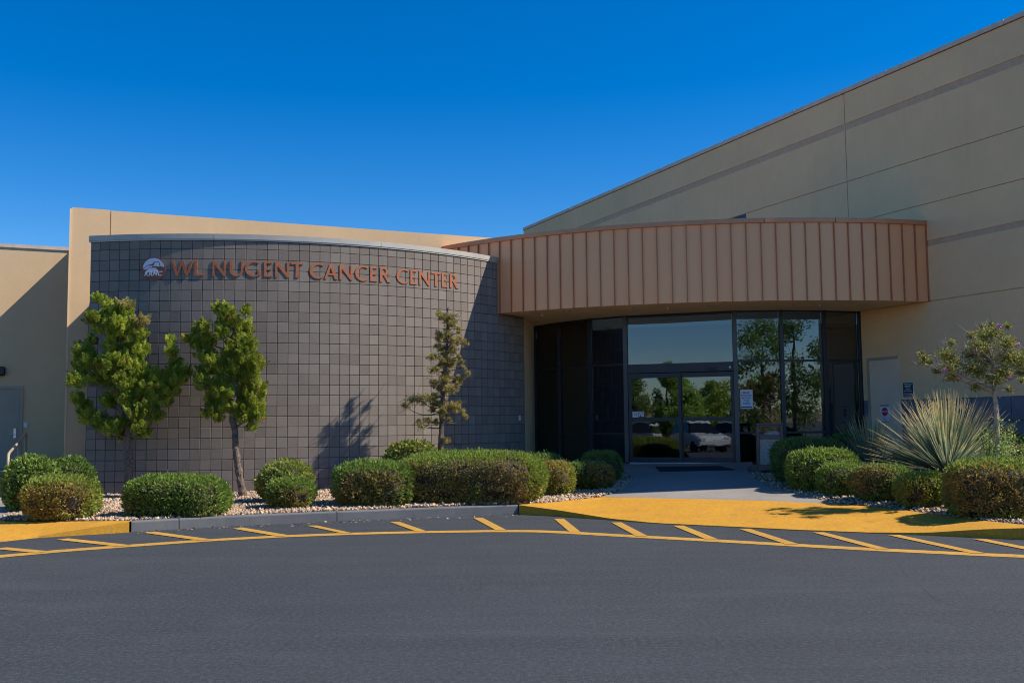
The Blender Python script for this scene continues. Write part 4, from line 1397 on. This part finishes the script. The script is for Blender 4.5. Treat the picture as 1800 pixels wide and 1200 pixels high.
bush('small round green juniper on the gravel right of the walk', 5.47, 16.75, .74, .68, .48, JUN, 36, p=3.0)
bush('round juniper with brown left side beside the yellow ramp', 5.80, 15.84, .88, .76, .50, JUN + JBLU[:2], 37, p=3.0, dry=.20, drydir=(-1, -.3, .2))
bush('low golden green juniper between two taller clipped ones', 6.13, 15.04, .76, .66, .43, JYEL + ORANGE[:1], 38, p=3.0, dry=.10, drypal=ORANGE)
bush('large squared juniper at the right edge with brown front', 6.58, 13.75, 1.22, 1.0, .73, JUN + JYEL[:2], 39, p=3.8, dry=.32, drypal=BROWN + ORANGE[1:2], drydir=(-.6, -.9, -.4))
broad('dark shaded leafy shrub below the dark right hand windows', 7.0, 20.9, .90, .8, .66, BROAD[:2], 40)
broad('small dark leafy shrub beside the base of the shaded spiky plant', 7.45, 19.3, .5, .45, .34, BROAD[:2], 41)
broad('dark leafy shrub against the blue grey tiles at the right edge', 8.75, 18.0, .85, .7, .72, BROAD[:2], 42)

def spiky(label, x, y, z0, n, L, seed, elmin, elmax, pal, az=None):
    rng = np.random.RandomState(seed)
    t = thing('sotol_plant', (x, y, z0), label, 'spiky plant')
    K = 6
    A = rng.uniform(0, 2 * math.pi, n) if az is None else rng.normal(az[0], az[1], n)
    el = np.radians(rng.uniform(elmin, elmax, n))
    LL = L * rng.uniform(.72, 1.06, n)
    hx, hy = np.cos(A), np.sin(A)
    w0 = .027 * rng.uniform(.8, 1.2, n)
    sag = rng.uniform(.02, .20, n) * np.cos(el)
    V = np.zeros((n, K + 1, 2, 3))
    sx, sy = -hy, hx
    tw = rng.uniform(-.9, .9, n)
    for k in range(K + 1):
        u = k / K
        r = np.cos(el) * LL * u
        z = np.sin(el) * LL * u - sag * LL * u ** 2.2 * .5
        cx, cy = x + hx * r + .05 * hx, y + hy * r + .05 * hy
        wv = w0 * (1 - .86 * u ** 1.6)
        ca = np.cos(tw * u); sa = np.sin(tw * u)
        curl = (u > .9) * rng.uniform(-.05, .05, n)
        for sgn, j in ((-1, 0), (1, 1)):
            V[:, k, j, 0] = cx + sgn * wv / 2 * sx * ca + curl * hx
            V[:, k, j, 1] = cy + sgn * wv / 2 * sy * ca + curl * hy
            V[:, k, j, 2] = z0 + .03 + z + sgn * wv / 2 * sa
    vid = np.arange(n * (K + 1) * 2).reshape(n, K + 1, 2)
    idx = np.stack([vid[:, :-1, 0], vid[:, :-1, 1], vid[:, 1:, 1], vid[:, 1:, 0]], -1).reshape(-1, 4)
    c = pick(rng, n, pal, .2)
    C = np.repeat(c[:, None], K, 1)
    C[:, -1] = np.array([.40, .28, .18])
    C[:, -2] = C[:, -2] * .7 + np.array([.34, .26, .15]) * .3
    me = fast_mesh('blades', V.reshape(-1, 3), 4, C.reshape(-1, 3), idx)
    tag(put('blades', me, M['foliage'], t), kind='stuff')
    MB().tube([(x, y, z0 - .05), (x, y, z0 + .06), (x, y, z0 + .12)], [.11, .10, .03], 10).build('crown_base', M['twig'], t)
    return t
SOT = [(.105, .13, .13), (.135, .16, .155), (.08, .10, .10), (.19, .21, .19)]
spiky('large pale green spiky plant with sunlit fanned blades near the small tree', 7.42, 17.15, zgf(7.42, 17.15) + .02, 1000, 1.42, 51, 6, 88, SOT)
spiky('smaller shaded spiky plant in front of the side door', 6.95, 19.5, zgf(6.95, 19.5), 300, 1.15, 52, 14, 84, SOT)

def branch_pts(a, b, rng, n=5, bow=.08):
    a, b = np.array(a, float), np.array(b, float)
    L = np.linalg.norm(b - a)
    o = rng.normal(size=3) * bow * L
    return [tuple(a + (b - a) * u + o * math.sin(math.pi * u) + np.array([0, 0, -.06 * L * math.sin(math.pi * u)])) for u in np.linspace(0, 1, n)]

def trunk_tube(base, T, rng, k=12, rough=.12):
    mb = MB()
    pts = [(base[0] + q[0], base[1] + rng.normal(0, .01), base[2] + q[1]) for q in T]
    # refine
    P = []; R = []
    for i in range(len(pts) - 1):
        for u in np.linspace(0, 1, 6, endpoint=False):
            P.append(tuple(np.array(pts[i]) * (1 - u) + np.array(pts[i + 1]) * u)); R.append(T[i][2] * (1 - u) + T[i + 1][2] * u)
    P.append(pts[-1]); R.append(T[-1][2])
    R = [r * (1 + rng.uniform(-rough, rough)) for r in R]
    mb.tube(P, R, k)
    mb.v = [tuple(np.array(v) + rng.normal(0, .004, 3)) for v in mb.v]
    return mb, P

J1 = [(-0.49,3.45,0.18,0.16),(-0.57,3.57,0.04,0.08),(-0.23,3.39,0.23,0.18),(0.1,3.17,0.16,0.09,1),(0.23,3.19,0.08,0.06,1),(-0.13,3.5,0.16,0.06,1),(-0.65,3.26,0.1,0.16),(-0.54,3.1,0.19,0.19),(-0.22,3.06,0.29,0.26),(0.11,2.96,0.16,0.19),(-0.31,2.74,0.26,0.23),(0.02,2.64,0.24,0.26),(-0.11,2.38,0.29,0.23),(0.15,2.25,0.18,0.23),(-0.24,2.44,0.23,0.19),(-0.86,2.64,0.15,0.15),(-0.76,2.82,0.06,0.08),(-0.88,2.39,0.15,0.19),(-0.69,2.45,0.19,0.19),(-0.88,2.1,0.15,0.19),(-0.62,2.16,0.19,0.19),(-0.43,2.19,0.19,0.19),(-0.96,1.74,0.07,0.13),(-0.9,1.61,0.13,0.15),(-0.76,1.45,0.19,0.15),(-0.53,1.3,0.21,0.15),(-0.28,1.22,0.16,0.14),(-0.32,1.86,0.19,0.16),(-0.42,1.7,0.16,0.13),(0.13,1.86,0.19,0.19),(0.29,1.99,0.16,0.16),(0.14,1.54,0.19,0.18),(0.33,1.6,0.19,0.19),(0.46,1.44,0.1,0.13),(0.21,1.25,0.15,0.15),(0.27,1.1,0.08,0.07),(0.52,1.73,0.19,0.18),(0.71,1.92,0.15,0.19),(0.54,2.05,0.16,0.13),(0.48,2.21,0.1,0.1),(0.74,2.18,0.15,0.16),(0.93,2.24,0.1,0.14),(0.83,2.08,0.13,0.13),(0.76,2.43,0.11,0.13),(0.71,2.64,0.07,0.13),(0.68,2.82,0.03,0.07),(-0.09,1.32,0.11,0.13),(-0.18,1.06,0.09,0.07),(-0.03,1.8,0.16,0.19),(-0.07,2.06,0.23,0.19)]
J1T = [(0.0,-0.1,0.10),(0.0,0.11,0.084),(-0.02,0.33,0.077),(-0.02,0.65,0.074),(-0.07,1.0,0.068),(-0.04,1.28,0.064),(-0.15,1.54,0.058),(-0.23,1.86,0.048),(-0.2,2.35,0.035),(-0.25,3.0,0.023)]
J2 = [(-0.49,3.42,0.06,0.08),(-0.3,3.36,0.14,0.12),(0.07,3.32,0.06,0.08),(-0.26,3.17,0.19,0.16),(-0.36,2.94,0.14,0.16),(-0.07,3.07,0.19,0.16),(-0.13,2.78,0.24,0.19),(0.13,2.71,0.14,0.19),(-0.22,2.55,0.15,0.16),(0.07,2.45,0.24,0.19),(0.26,2.35,0.11,0.19),(-0.12,2.32,0.19,0.16),(0.07,2.16,0.23,0.16),(-0.97,2.85,0.08,0.1),(-0.83,3.04,0.12,0.12),(-0.68,3.07,0.05,0.08),(-0.84,2.78,0.17,0.14),(-0.68,2.81,0.14,0.13),(-0.71,2.55,0.15,0.15),(-0.54,2.39,0.15,0.15),(-0.38,2.29,0.16,0.14),(-0.64,2.26,0.15,0.09),(-0.7,2.04,0.14,0.17),(-0.47,1.97,0.22,0.16),(-0.25,2.1,0.16,0.13),(-0.31,1.84,0.26,0.19),(-0.56,1.72,0.14,0.17),(-0.37,1.59,0.19,0.12),(0.01,1.87,0.23,0.19),(0.27,1.9,0.12,0.16),(0.21,1.68,0.18,0.19),(-0.05,1.58,0.19,0.16),(0.24,1.45,0.12,0.15),(0.02,1.39,0.14,0.1),(0.18,1.24,0.07,0.07),(-0.56,1.48,0.12,0.12),(-0.43,1.39,0.07,0.06)]
J2T = [(0.06,-0.12,0.09),(0.03,0.01,0.074),(-0.02,0.25,0.068),(-0.08,0.56,0.064),(-0.12,0.88,0.061),(-0.14,1.2,0.058),(-0.19,1.39,0.051),(-0.15,1.84,0.042),(-0.09,2.48,0.032),(-0.13,2.97,0.019)]

def juniper(label, base, clumps, T, seed, pal):
    rng = np.random.RandomState(seed)
    t = thing('juniper_tree', base, label, 'tree', 'twisted juniper trees by the block wall')
    mb, P = trunk_tube(base, T, rng)
    mb.build('trunk', M['bark'], t)
    Pn = np.array(P)
    VV, CC = [], []
    for q in clumps:
        dry = len(q) > 4
        cy = base[1] + float(np.clip(rng.normal(0, .11), -.25, .22)) - .02
        c = np.array([base[0] + q[0], cy, base[2] + q[1]])
        rx, rz = q[2] * .95, q[3] * .93; ry = (rx + rz) / 2 * 1.1
        if max(rx, rz) > .13 and rng.rand() < .75:
            cand = Pn[Pn[:, 2] < c[2] - .1]
            j = np.argmin(np.linalg.norm(cand - c, axis=1)) if len(cand) else 0
            s = cand[j] if len(cand) else Pn[-1]
            MB().tube(branch_pts(s, c, rng), np.linspace(.028, .008, 5), 6).build('limb', M['bark'], t)
        nf = int(12 + 1500 * (rx * rz + rx * ry + ry * rz) / 3)
        if dry: nf = int(nf * .7)
        D = unit(rng.normal(size=(nf, 3)))
        S = c + D * np.array([rx, ry, rz]) * (rng.uniform(.1, 1.0, (nf, 1)) ** .5) * .92
        lean = np.array([q[0] * .45, 0, 1.0])
        ax = unit(D * np.array([.55, .55, .25]) + lean * .85 + rng.normal(size=(nf, 3)) * .24)
        m = 120
        FL = np.repeat(rng.uniform(.08, .17, nf), m)
        FR_ = np.repeat(rng.uniform(.030, .058, nf), m)
        u = rng.uniform(0, 1, nf * m) ** .8
        Ax = np.repeat(ax, m, 0)
        side = unit(np.cross(Ax, rng.normal(size=(nf * m, 3))))
        prof = np.sin(np.clip(.18 + u * .82, 0, 1) * math.pi) ** .7 * (1 - .35 * u)
        Pb = np.repeat(S, m, 0) + Ax * (u * FL)[:, None] + side * (FR_ * prof * rng.uniform(.55, 1.0, nf * m))[:, None]
        Dd = unit(Ax * .9 + side * .40 + rng.normal(size=(nf * m, 3)) * .30)
        VV.append(kites(Pb, Dd, rng.uniform(.018, .034, nf * m), rng.uniform(.011, .018, nf * m), rng))
        tone = pick(rng, nf, [(.40, .30, .17), (.33, .24, .13), (.20, .17, .06)] if dry else pal, .22)
        tone *= rng.uniform(.75, 1.2, (nf, 1))
        if not dry:
            br = rng.rand(nf) < .03
            tone[br] = pick(rng, br.sum(), BROWN)
        CC.append(np.repeat(tone, m, 0) * rng.uniform(.8, 1.2, (nf * m, 1)))
    me = fast_mesh('crown', np.concatenate(VV), 4, np.concatenate(CC))
    put('crown', me, M['foliage'], t)
    return t
juniper('taller twisted juniper with a dry tan top and a low right arm', (-7.0, 18.3, .2), J1, J1T, 61, [(.18, .215, .026), (.235, .26, .038), (.11, .15, .018), (.31, .315, .055)])
juniper('shorter twisted juniper with forked top and slender leaning trunk', (-4.94, 18.26, .2), J2, J2T, 62, [(.175, .20, .024), (.225, .24, .034), (.11, .14, .017), (.29, .285, .045)])

PI = [(-0.09,3.48,0.04,0.04),(0.19,3.38,0.11,0.06),(-0.02,3.35,0.06,0.05),(0.18,3.21,0.12,0.07),(0.32,3.14,0.05,0.04),(-0.08,3.01,0.07,0.11),(0.08,3.01,0.1,0.1),(0.31,2.94,0.1,0.07),(0.43,2.86,0.06,0.06),(-0.12,2.79,0.06,0.04),(-0.02,2.66,0.1,0.05),(0.19,2.69,0.11,0.09),(-0.21,2.56,0.12,0.07),(0.01,2.43,0.09,0.07),(0.37,2.47,0.05,0.05),(0.18,2.51,0.1,0.07),(-0.19,2.31,0.09,0.06),(0.05,2.22,0.16,0.1),(0.33,2.14,0.1,0.07),(0.49,2.25,0.04,0.04),(-0.19,2.06,0.07,0.09),(0.05,1.94,0.15,0.1),(0.23,1.98,0.12,0.09),(-0.62,1.74,0.12,0.1),(-0.47,1.77,0.12,0.09),(-0.77,1.62,0.07,0.05),(-0.3,1.77,0.1,0.07),(-0.07,1.66,0.07,0.05),(0.13,1.56,0.15,0.1),(0.3,1.61,0.06,0.1),(0.39,1.46,0.05,0.06),(-0.21,1.54,0.06,0.06),(-0.01,1.44,0.06,0.06),(-0.5,1.29,0.09,0.07),(-0.32,1.33,0.07,0.05),(0.05,0.95,0.04,0.06)]
PIT = [(-0.05,-0.1,0.07),(-0.05,0.25,0.062),(-0.05,0.55,0.057),(-0.05,0.78,0.052),(-0.02,1.39,0.047),(0.0,1.99,0.04),(0.07,2.53,0.032),(0.1,3.23,0.02),(0.11,3.55,0.011)]
def pine(label, base):
    rng = np.random.RandomState(71)
    t = thing('pine_tree', base, label, 'tree')
    mb, P = trunk_tube(base, PIT, rng, rough=.2)
    mb.build('trunk', M['bark'], t)
    Pn = np.array(P)
    VV, CC = [], []
    extra = []
    for q in PI:
        for _ in range(2):
            k = rng.uniform(.2, .95)
            extra.append((q[0] * k + rng.normal(0, .05) + .03, q[1] + rng.normal(0, .07), q[2] * .55, q[3] * .55))
    for q in PI + extra:
        c = np.array([base[0] + q[0], base[1] + rng.normal(0, .16), base[2] + q[1]])
        j = np.argmin(np.abs(Pn[:, 2] - (c[2] - abs(q[0]) * .12 - .02)))
        b = MB(); b.tube(branch_pts(Pn[j], c, rng, 5, .07), np.linspace(.013, .005, 5), 5)
        for _ in range(5):
            e = c + rng.normal(size=3) * np.array([q[2], .1, q[3]]) * 1.4
            b.tube(branch_pts(c, e, rng, 3, .1), [.005, .004, .002], 4)
        b.build('branch', M['bark'], t)
        ns = int(12 + 2600 * q[2] * q[3])
        S = c + unit(rng.normal(size=(ns, 3))) * np.array([q[2], (q[2] + q[3]) / 2, q[3]]) * rng.uniform(.2, 1.3, (ns, 1))
        m = 22
        Pb = np.repeat(S, m, 0) + rng.normal(0, .008, (ns * m, 3))
        ax = np.repeat(unit(rng.normal(size=(ns, 3)) * .5 + np.array([0, 0, .5]) + (S - c) * 4), m, 0)
        Dd = unit(ax * .8 + rng.normal(size=(ns * m, 3)) * .75)
        VV.append(kites(Pb, Dd, rng.uniform(.03, .06, ns * m), rng.uniform(.004, .008, ns * m), rng))
        CC.append(np.repeat(pick(rng, ns, [(.20, .145, .045), (.28, .195, .075), (.12, .105, .03), (.36, .25, .12), (.14, .125, .04)], .2), m, 0))
    put('crown', fast_mesh('crown', np.concatenate(VV), 4, np.concatenate(CC)), M['foliage'], t)
pine('slender sparse pine with dry yellowing tufts beside the block wall', (-1.37, 19.60, .22))

TW = [(-1.02,2.14,0.05,0.03),(-0.91,2.22,0.06,0.04),(-0.98,2.06,0.04,0.03),(-0.83,2.12,0.11,0.09),(-0.63,2.35,0.06,0.06),(-0.61,2.2,0.13,0.11),(-0.71,1.97,0.13,0.09),(-0.77,1.94,0.05,0.04),(-0.53,2.07,0.13,0.11),(-0.44,2.28,0.13,0.1),(-0.3,2.47,0.06,0.07),(-0.34,2.17,0.13,0.11),(-0.41,1.96,0.15,0.11),(-0.52,1.84,0.13,0.06),(-0.26,1.92,0.13,0.11),(-0.32,1.68,0.07,0.06),(-0.17,2.43,0.11,0.09),(-0.04,2.49,0.13,0.11),(-0.07,2.62,0.04,0.03),(0.05,2.53,0.11,0.1),(0.19,2.66,0.03,0.04),(0.13,2.58,0.06,0.04),(0.23,2.47,0.07,0.07),(-0.05,2.28,0.15,0.13),(0.12,2.32,0.13,0.11),(0.27,2.34,0.06,0.06),(-0.06,2.09,0.15,0.13),(0.13,2.11,0.13,0.11),(0.3,2.1,0.11,0.13),(0.43,2.06,0.09,0.13),(0.06,1.91,0.13,0.11),(0.23,1.89,0.11,0.09),(0.35,1.89,0.09,0.06),(-0.08,1.79,0.13,0.09),(0.0,1.64,0.04,0.05),(0.2,1.76,0.03,0.03),(0.48,1.95,0.13,0.13),(0.56,2.17,0.11,0.11),(.65,2.0,.12,.12)]
TWT = [(-0.04,-0.15,0.046),(-0.04,.2,.042),(-0.02,0.77,0.036),(-0.01,1.28,0.032),(-0.02,1.66,0.028),(-0.03,1.92,0.021),(-0.04,2.17,0.015)]
def small_tree(label, base):
    rng = np.random.RandomState(81)
    t = thing('flowering_tree', base, label, 'tree')
    mb, P = trunk_tube(base, TWT, rng, rough=.08)
    mb.build('trunk', M['palebark'], t)
    Pn = np.array(P)
    VV, CC, FV, FC = [], [], [], []
    for q in TW:
        c = np.array([base[0] + q[0], base[1] + rng.normal(0, .26), base[2] + q[1]])
        zz = max(1.55, min(2.1, q[1] - abs(q[0]) * .45)) + base[2]
        j = np.argmin(np.abs(Pn[:, 2] - zz))
        b = MB(); b.tube(branch_pts(Pn[j], c, rng, 6, .06), np.linspace(.012, .004, 6), 5)
        for _ in range(6):
            e = c + rng.normal(size=3) * np.array([q[2], .12, q[3]]) * 1.5 + np.array([q[0] * .06, 0, .04])
            b.tube(branch_pts(c, e, rng, 3, .1), [.004, .003, .0015], 4)
        b.build('branch', M['palebark'], t)
        n = int(80 + 26000 * q[2] * q[3])
        S = c + unit(rng.normal(size=(n, 3))) * np.array([q[2], (q[2] + q[3]) * .6, q[3]]) * rng.uniform(.1, 1.25, (n, 1))
        VV.append(kites(S, unit(rng.normal(size=(n, 3)) + np.array([0, 0, .2])), rng.uniform(.024, .046, n), rng.uniform(.014, .026, n), rng))
        CC.append(pick(rng, n, [(.085, .10, .02), (.13, .135, .03), (.21, .18, .035), (.06, .075, .02), (.19, .11, .05)], .2))
    put('crown', fast_mesh('crown', np.concatenate(VV), 4, np.concatenate(CC)), M['foliage'], t)
    for fx, fz in ((.03, 2.58), (-.36, 2.26), (-.33, 2.2), (.29, 2.3), (-.82, 1.94), (.14, 1.86), (.12, 1.84)):
        n = 90
        c = np.array([base[0] + fx, base[1] - .15, base[2] + fz])
        S = c + rng.normal(size=(n, 3)) * .016
        me = fast_mesh('blossom', kites(S, unit(rng.normal(size=(n, 3))), .022, .016, rng), 4)
        put('blossom', me, M['pink'], t)
small_tree('small leafy tree with pale trunk and a few pink blossoms at the right edge', (7.22, 14.9, zgf(7.22, 14.9)))
def shoots(label, x, y, seed):
    rng = np.random.RandomState(seed)
    z0 = zgf(x, y)
    t = thing('leafy_shoots', (x, y, z0), label, 'shrub')
    VV, CC = [], []
    b = MB()
    for k in range(34):
        a = rng.uniform(0, 6.28); r = rng.uniform(.05, .42); h = rng.uniform(.75, 1.25) * (1.12 - r * .6)
        e = (x + r * math.cos(a), y + r * math.sin(a), z0 + h)
        pts = branch_pts((x + .05 * math.cos(a), y + .05 * math.sin(a), z0), e, rng, 5, .08)
        b.tube(pts, np.linspace(.006, .002, 5), 4)
        n = 55
        u = rng.uniform(.35, 1.0, n)
        S = np.array(pts[0]) + (np.array(pts[-1]) - np.array(pts[0])) * u[:, None] + rng.normal(0, .035, (n, 3))
        VV.append(kites(S, unit(rng.normal(size=(n, 3)) + np.array([0, 0, .4])), rng.uniform(.03, .055, n), rng.uniform(.016, .028, n), rng))
        CC.append(pick(rng, n, [(.14, .20, .06), (.20, .26, .09), (.26, .31, .12), (.09, .13, .04)], .2))
    b.build('stems', M['twig'], t)
    put('foliage', fast_mesh('foliage', np.concatenate(VV), 4, np.concatenate(CC)), M['foliage'], t)
shoots('loose light green shoots growing round the pale tree trunk', 7.18, 14.82, 83)
def red_plant(label, x, y, seed):
    rng = np.random.RandomState(seed); z0 = zgf(x, y)
    t = thing('flowering_plant', (x, y, z0), label, 'plant')
    b = MB(); VV = []
    for k in range(14):
        e = (x + rng.normal(0, .18), y + rng.normal(0, .08), z0 + rng.uniform(.55, .82))
        b.tube(branch_pts((x, y, z0), e, rng, 4, .06), [.006, .005, .004, .002], 4)
        S = np.array(e) + rng.normal(0, .016, (7, 3))
        VV.append(kites(S, unit(rng.normal(size=(7, 3))), .02, .012, rng))
    b.build('stems', M['twig'], t)
    put('petals', fast_mesh('petals', np.concatenate(VV), 4), M['redpetal'], t)
red_plant('thin stems with small red flowers showing over the big hedge', .02, 18.9, 84)

# fallen leaves and grit along the kerb
rng = np.random.RandomState(90)
n = 150
i = rng.uniform(0, 7, n)
kp = np.array(KERB)
S = np.stack([np.interp(i, range(8), kp[:, 0]), np.interp(i, range(8), kp[:, 1]), np.full(n, .006)], 1)
S[:, :2] += np.array([.34, -.94]) * np.abs(rng.normal(.02, .18, n))[:, None]
D = unit(rng.normal(size=(n, 3)) * np.array([1, 1, .12]))
me = fast_mesh('leaf_litter', kites(S, D, rng.uniform(.02, .06, n), rng.uniform(.012, .03, n), rng), 4, pick(rng, n, [(.45, .36, .22), (.32, .22, .12), (.5, .46, .38)], .2))
tag(put('leaf_litter', me, M['stone']), 'dry leaves and grit scattered along the foot of the kerb', 'leaf litter', kind='stuff')

# ------------------------------------------------------------------ the car park behind the camera (seen in the glass)
def far_tree(label, x, y, h, w, seed, pal, cone=False):
    rng = np.random.RandomState(seed); z0 = z_lot(x, y)
    t = thing('car_park_tree', (x, y, z0), label, 'tree', 'trees in the car park')
    MB().tube([(x, y, z0 - .1), (x + .05, y, z0 + h * .3), (x, y + .1, z0 + h * .8)], [.16, .13, .05], 8).build('trunk', M['bark'], t)
    VV, CC = [], []
    for k in range(40):
        u = rng.uniform(.0, 1)
        rr = w * (.5 * (1 - u) + .08 if cone else .5 * math.sin(math.pi * min(.97, .15 + u * .8)))
        a = rng.uniform(0, 6.28)
        c = np.array([x + rr * .7 * math.cos(a), y + rr * .7 * math.sin(a), z0 + h * (.18 + .8 * u)])
        n = 260
        S = c + unit(rng.normal(size=(n, 3))) * np.array([w * .17, w * .17, h * .09]) * rng.uniform(.3, 1, (n, 1))
        VV.append(kites(S, unit(rng.normal(size=(n, 3)) + np.array([0, 0, -.2])), rng.uniform(.12, .26, n), rng.uniform(.05, .11, n), rng))
        CC.append(pick(rng, n, pal, .25) * 1.5)
    put('crown', fast_mesh('crown', np.concatenate(VV), 4, np.concatenate(CC)), M['foliage'], t)
GRN = [(.10, .14, .03), (.15, .19, .04), (.06, .09, .02)]
far_tree('broad conifer reflected in the left sliding door', -29.5, -28, 6.2, 4.2, 101, [(.06, .09, .03), (.09, .12, .04)], True)
far_tree('pale green tree reflected beside the conifer in the left door', -26.5, -30, 5.6, 4.4, 102, [(.16, .22, .05), (.22, .27, .07)])
far_tree('green tree reflected in the middle of the right sliding door', -24.0, -31, 5.2, 3.6, 103, GRN)
far_tree('rounded tree reflected at the right side of the right door', -20.5, -27, 5.0, 4.0, 104, [(.16, .20, .04), (.22, .23, .05)])
far_tree('bushy tree reflected low at the meeting stiles', -22.3, -24, 4.2, 4.0, 111, [(.13, .18, .04), (.20, .25, .06)])
far_tree('yellow green tree reflected behind the pale car', -17.8, -29, 5.6, 4.2, 112, [(.20, .23, .05), (.15, .19, .04)])
far_tree('tall thin tree reflected between the two doors', -25.2, -26, 6.4, 2.6, 113, GRN)
far_tree('low spreading tree reflected under the conifer', -31.0, -24, 4.0, 4.4, 114, [(.14, .19, .05), (.10, .14, .04)])
far_tree('small tree reflected at the left edge of the left door', -33.5, -27, 5.5, 3.8, 107, GRN)
far_tree('large leafy tree reflected right of the entrance notice', 12.6, -14, 7.6, 5.6, 105, GRN)
far_tree('dark narrow tree reflected in the window near the corner', 26.6, -8.5, 9.0, 4.6, 106, [(.05, .075, .025), (.08, .11, .03)])
def car(label, x, y, rz, col, L=4.6, Wd=1.8, H=1.65):
    z0 = z_lot(x, y)
    t = thing('parked_car', (x, y, z0), label, 'car', 'cars in the car park')
    ca, sa = math.cos(rz), math.sin(rz)
    def w(p): return (x + p[0] * ca - p[1] * sa, y + p[0] * sa + p[1] * ca, z0 + p[2])
    def slab(prof, wb, wt, name, mat):
        zmin = min(p[1] for p in prof); zmax = max(p[1] for p in prof)
        vs = []
        for s in (-1, 1):
            for px, pz in prof:
                k = (pz - zmin) / (zmax - zmin)
                vs.append(w((px, s * (wb * (1 - k) + wt * k) / 2, pz)))
        n = len(prof)
        fs = [(i, (i + 1) % n, (i + 1) % n + n, i + n) for i in range(n)] + [tuple(reversed(range(n))), tuple(range(n, 2 * n))]
        o = MB().add(vs, fs).build(name, mat, t)
        bm = bmesh.new(); bm.from_mesh(o.data); bmesh.ops.recalc_face_normals(bm, faces=bm.faces[:])
        bmesh.ops.bevel(bm, geom=bm.edges[:], offset=.05, segments=2, affect='EDGES', clamp_overlap=True)
        bm.to_mesh(o.data); bm.free()
        return o
    h = L / 2
    slab([(-h, .35), (-h + .05, .85), (-h + .25, 1.0), (h * .35, 1.02), (h - .25, .85), (h, .65), (h - .02, .35)], Wd, Wd * .96, 'body', M[col])
    slab([(-h + .22, .98), (-h + .5, H - .08), (h * .05, H - .06), (h * .42, .98)], Wd * .93, Wd * .74, 'windows', M['carglass'])
    slab([(-h + .42, H - .12), (-h + .55, H), (h * .02, H), (h * .12, H - .12)], Wd * .80, Wd * .72, 'roof', M[col])
    for px in (-h * .62, h * .60):
        for s in (-1, 1):
            k = 18
            vs = [w((px + r * math.cos(6.2832 * j / k), s * (Wd / 2 - d), .33 + r * math.sin(6.2832 * j / k))) for d, r in ((.22, .33), (.0, .33), (-.01, .2)) for j in range(k)]
            MB().add(vs, [(q * k + j, q * k + (j + 1) % k, (q + 1) * k + (j + 1) % k, (q + 1) * k + j) for q in range(2) for j in range(k)] + [tuple(2 * k + j for j in range(k))]).build('wheel', M['tyre'], t)
    for s in (-1, 1):
        c = w((-h, s * Wd * .40, .85)); MB().box(c, (.06, .22, .22), rz, .01).build('tail_light', M['red'], t)
        c = w((h - .06, s * Wd * .38, .72)); MB().box(c, (.1, .3, .12), rz, .01).build('headlight', M['lamp'], t)
car('white sport utility vehicle reflected in the right sliding door', -11.5, -6.0, rad(40), 'carwhite')
car('dark grey car reflected where the sliding doors meet', -14.2, -4.0, rad(60), 'cargrey')
car('pale car reflected at the right edge of the right door', -9.8, -8.5, rad(15), 'carwhite', 4.4)
car('white car farther off reflected low in the left door', -22.0, -11, rad(70), 'carwhite')
car('second white car farther off reflected in the left door', -20.0, -14, rad(70), 'carwhite', 4.8)
car('grey car reflected low in the window right of the doors', 15.5, -4.0, rad(100), 'cargrey')
# distant dry hills
mb = MB(); rngh = random.Random(4)
n = 90; vs = []
for i in range(n):
    a = 2 * math.pi * i / n
    hgt = .55 * (26 + 20 * math.sin(a * 3 + 1) + 12 * math.sin(a * 7) + rngh.uniform(-5, 5))
    r = 850
    vs += [(r * math.cos(a), r * math.sin(a), -3), ((r + 160) * math.cos(a), (r + 160) * math.sin(a), max(8, hgt)), ((r + 420) * math.cos(a), (r + 420) * math.sin(a), -3)]
fs = []
for i in range(n):
    j = (i + 1) % n
    fs += [(i * 3, j * 3, j * 3 + 1, i * 3 + 1), (i * 3 + 1, j * 3 + 1, j * 3 + 2, i * 3 + 2)]
mb.add(vs, fs)
tag(mb.build('hills', M['hill']), kind='structure')
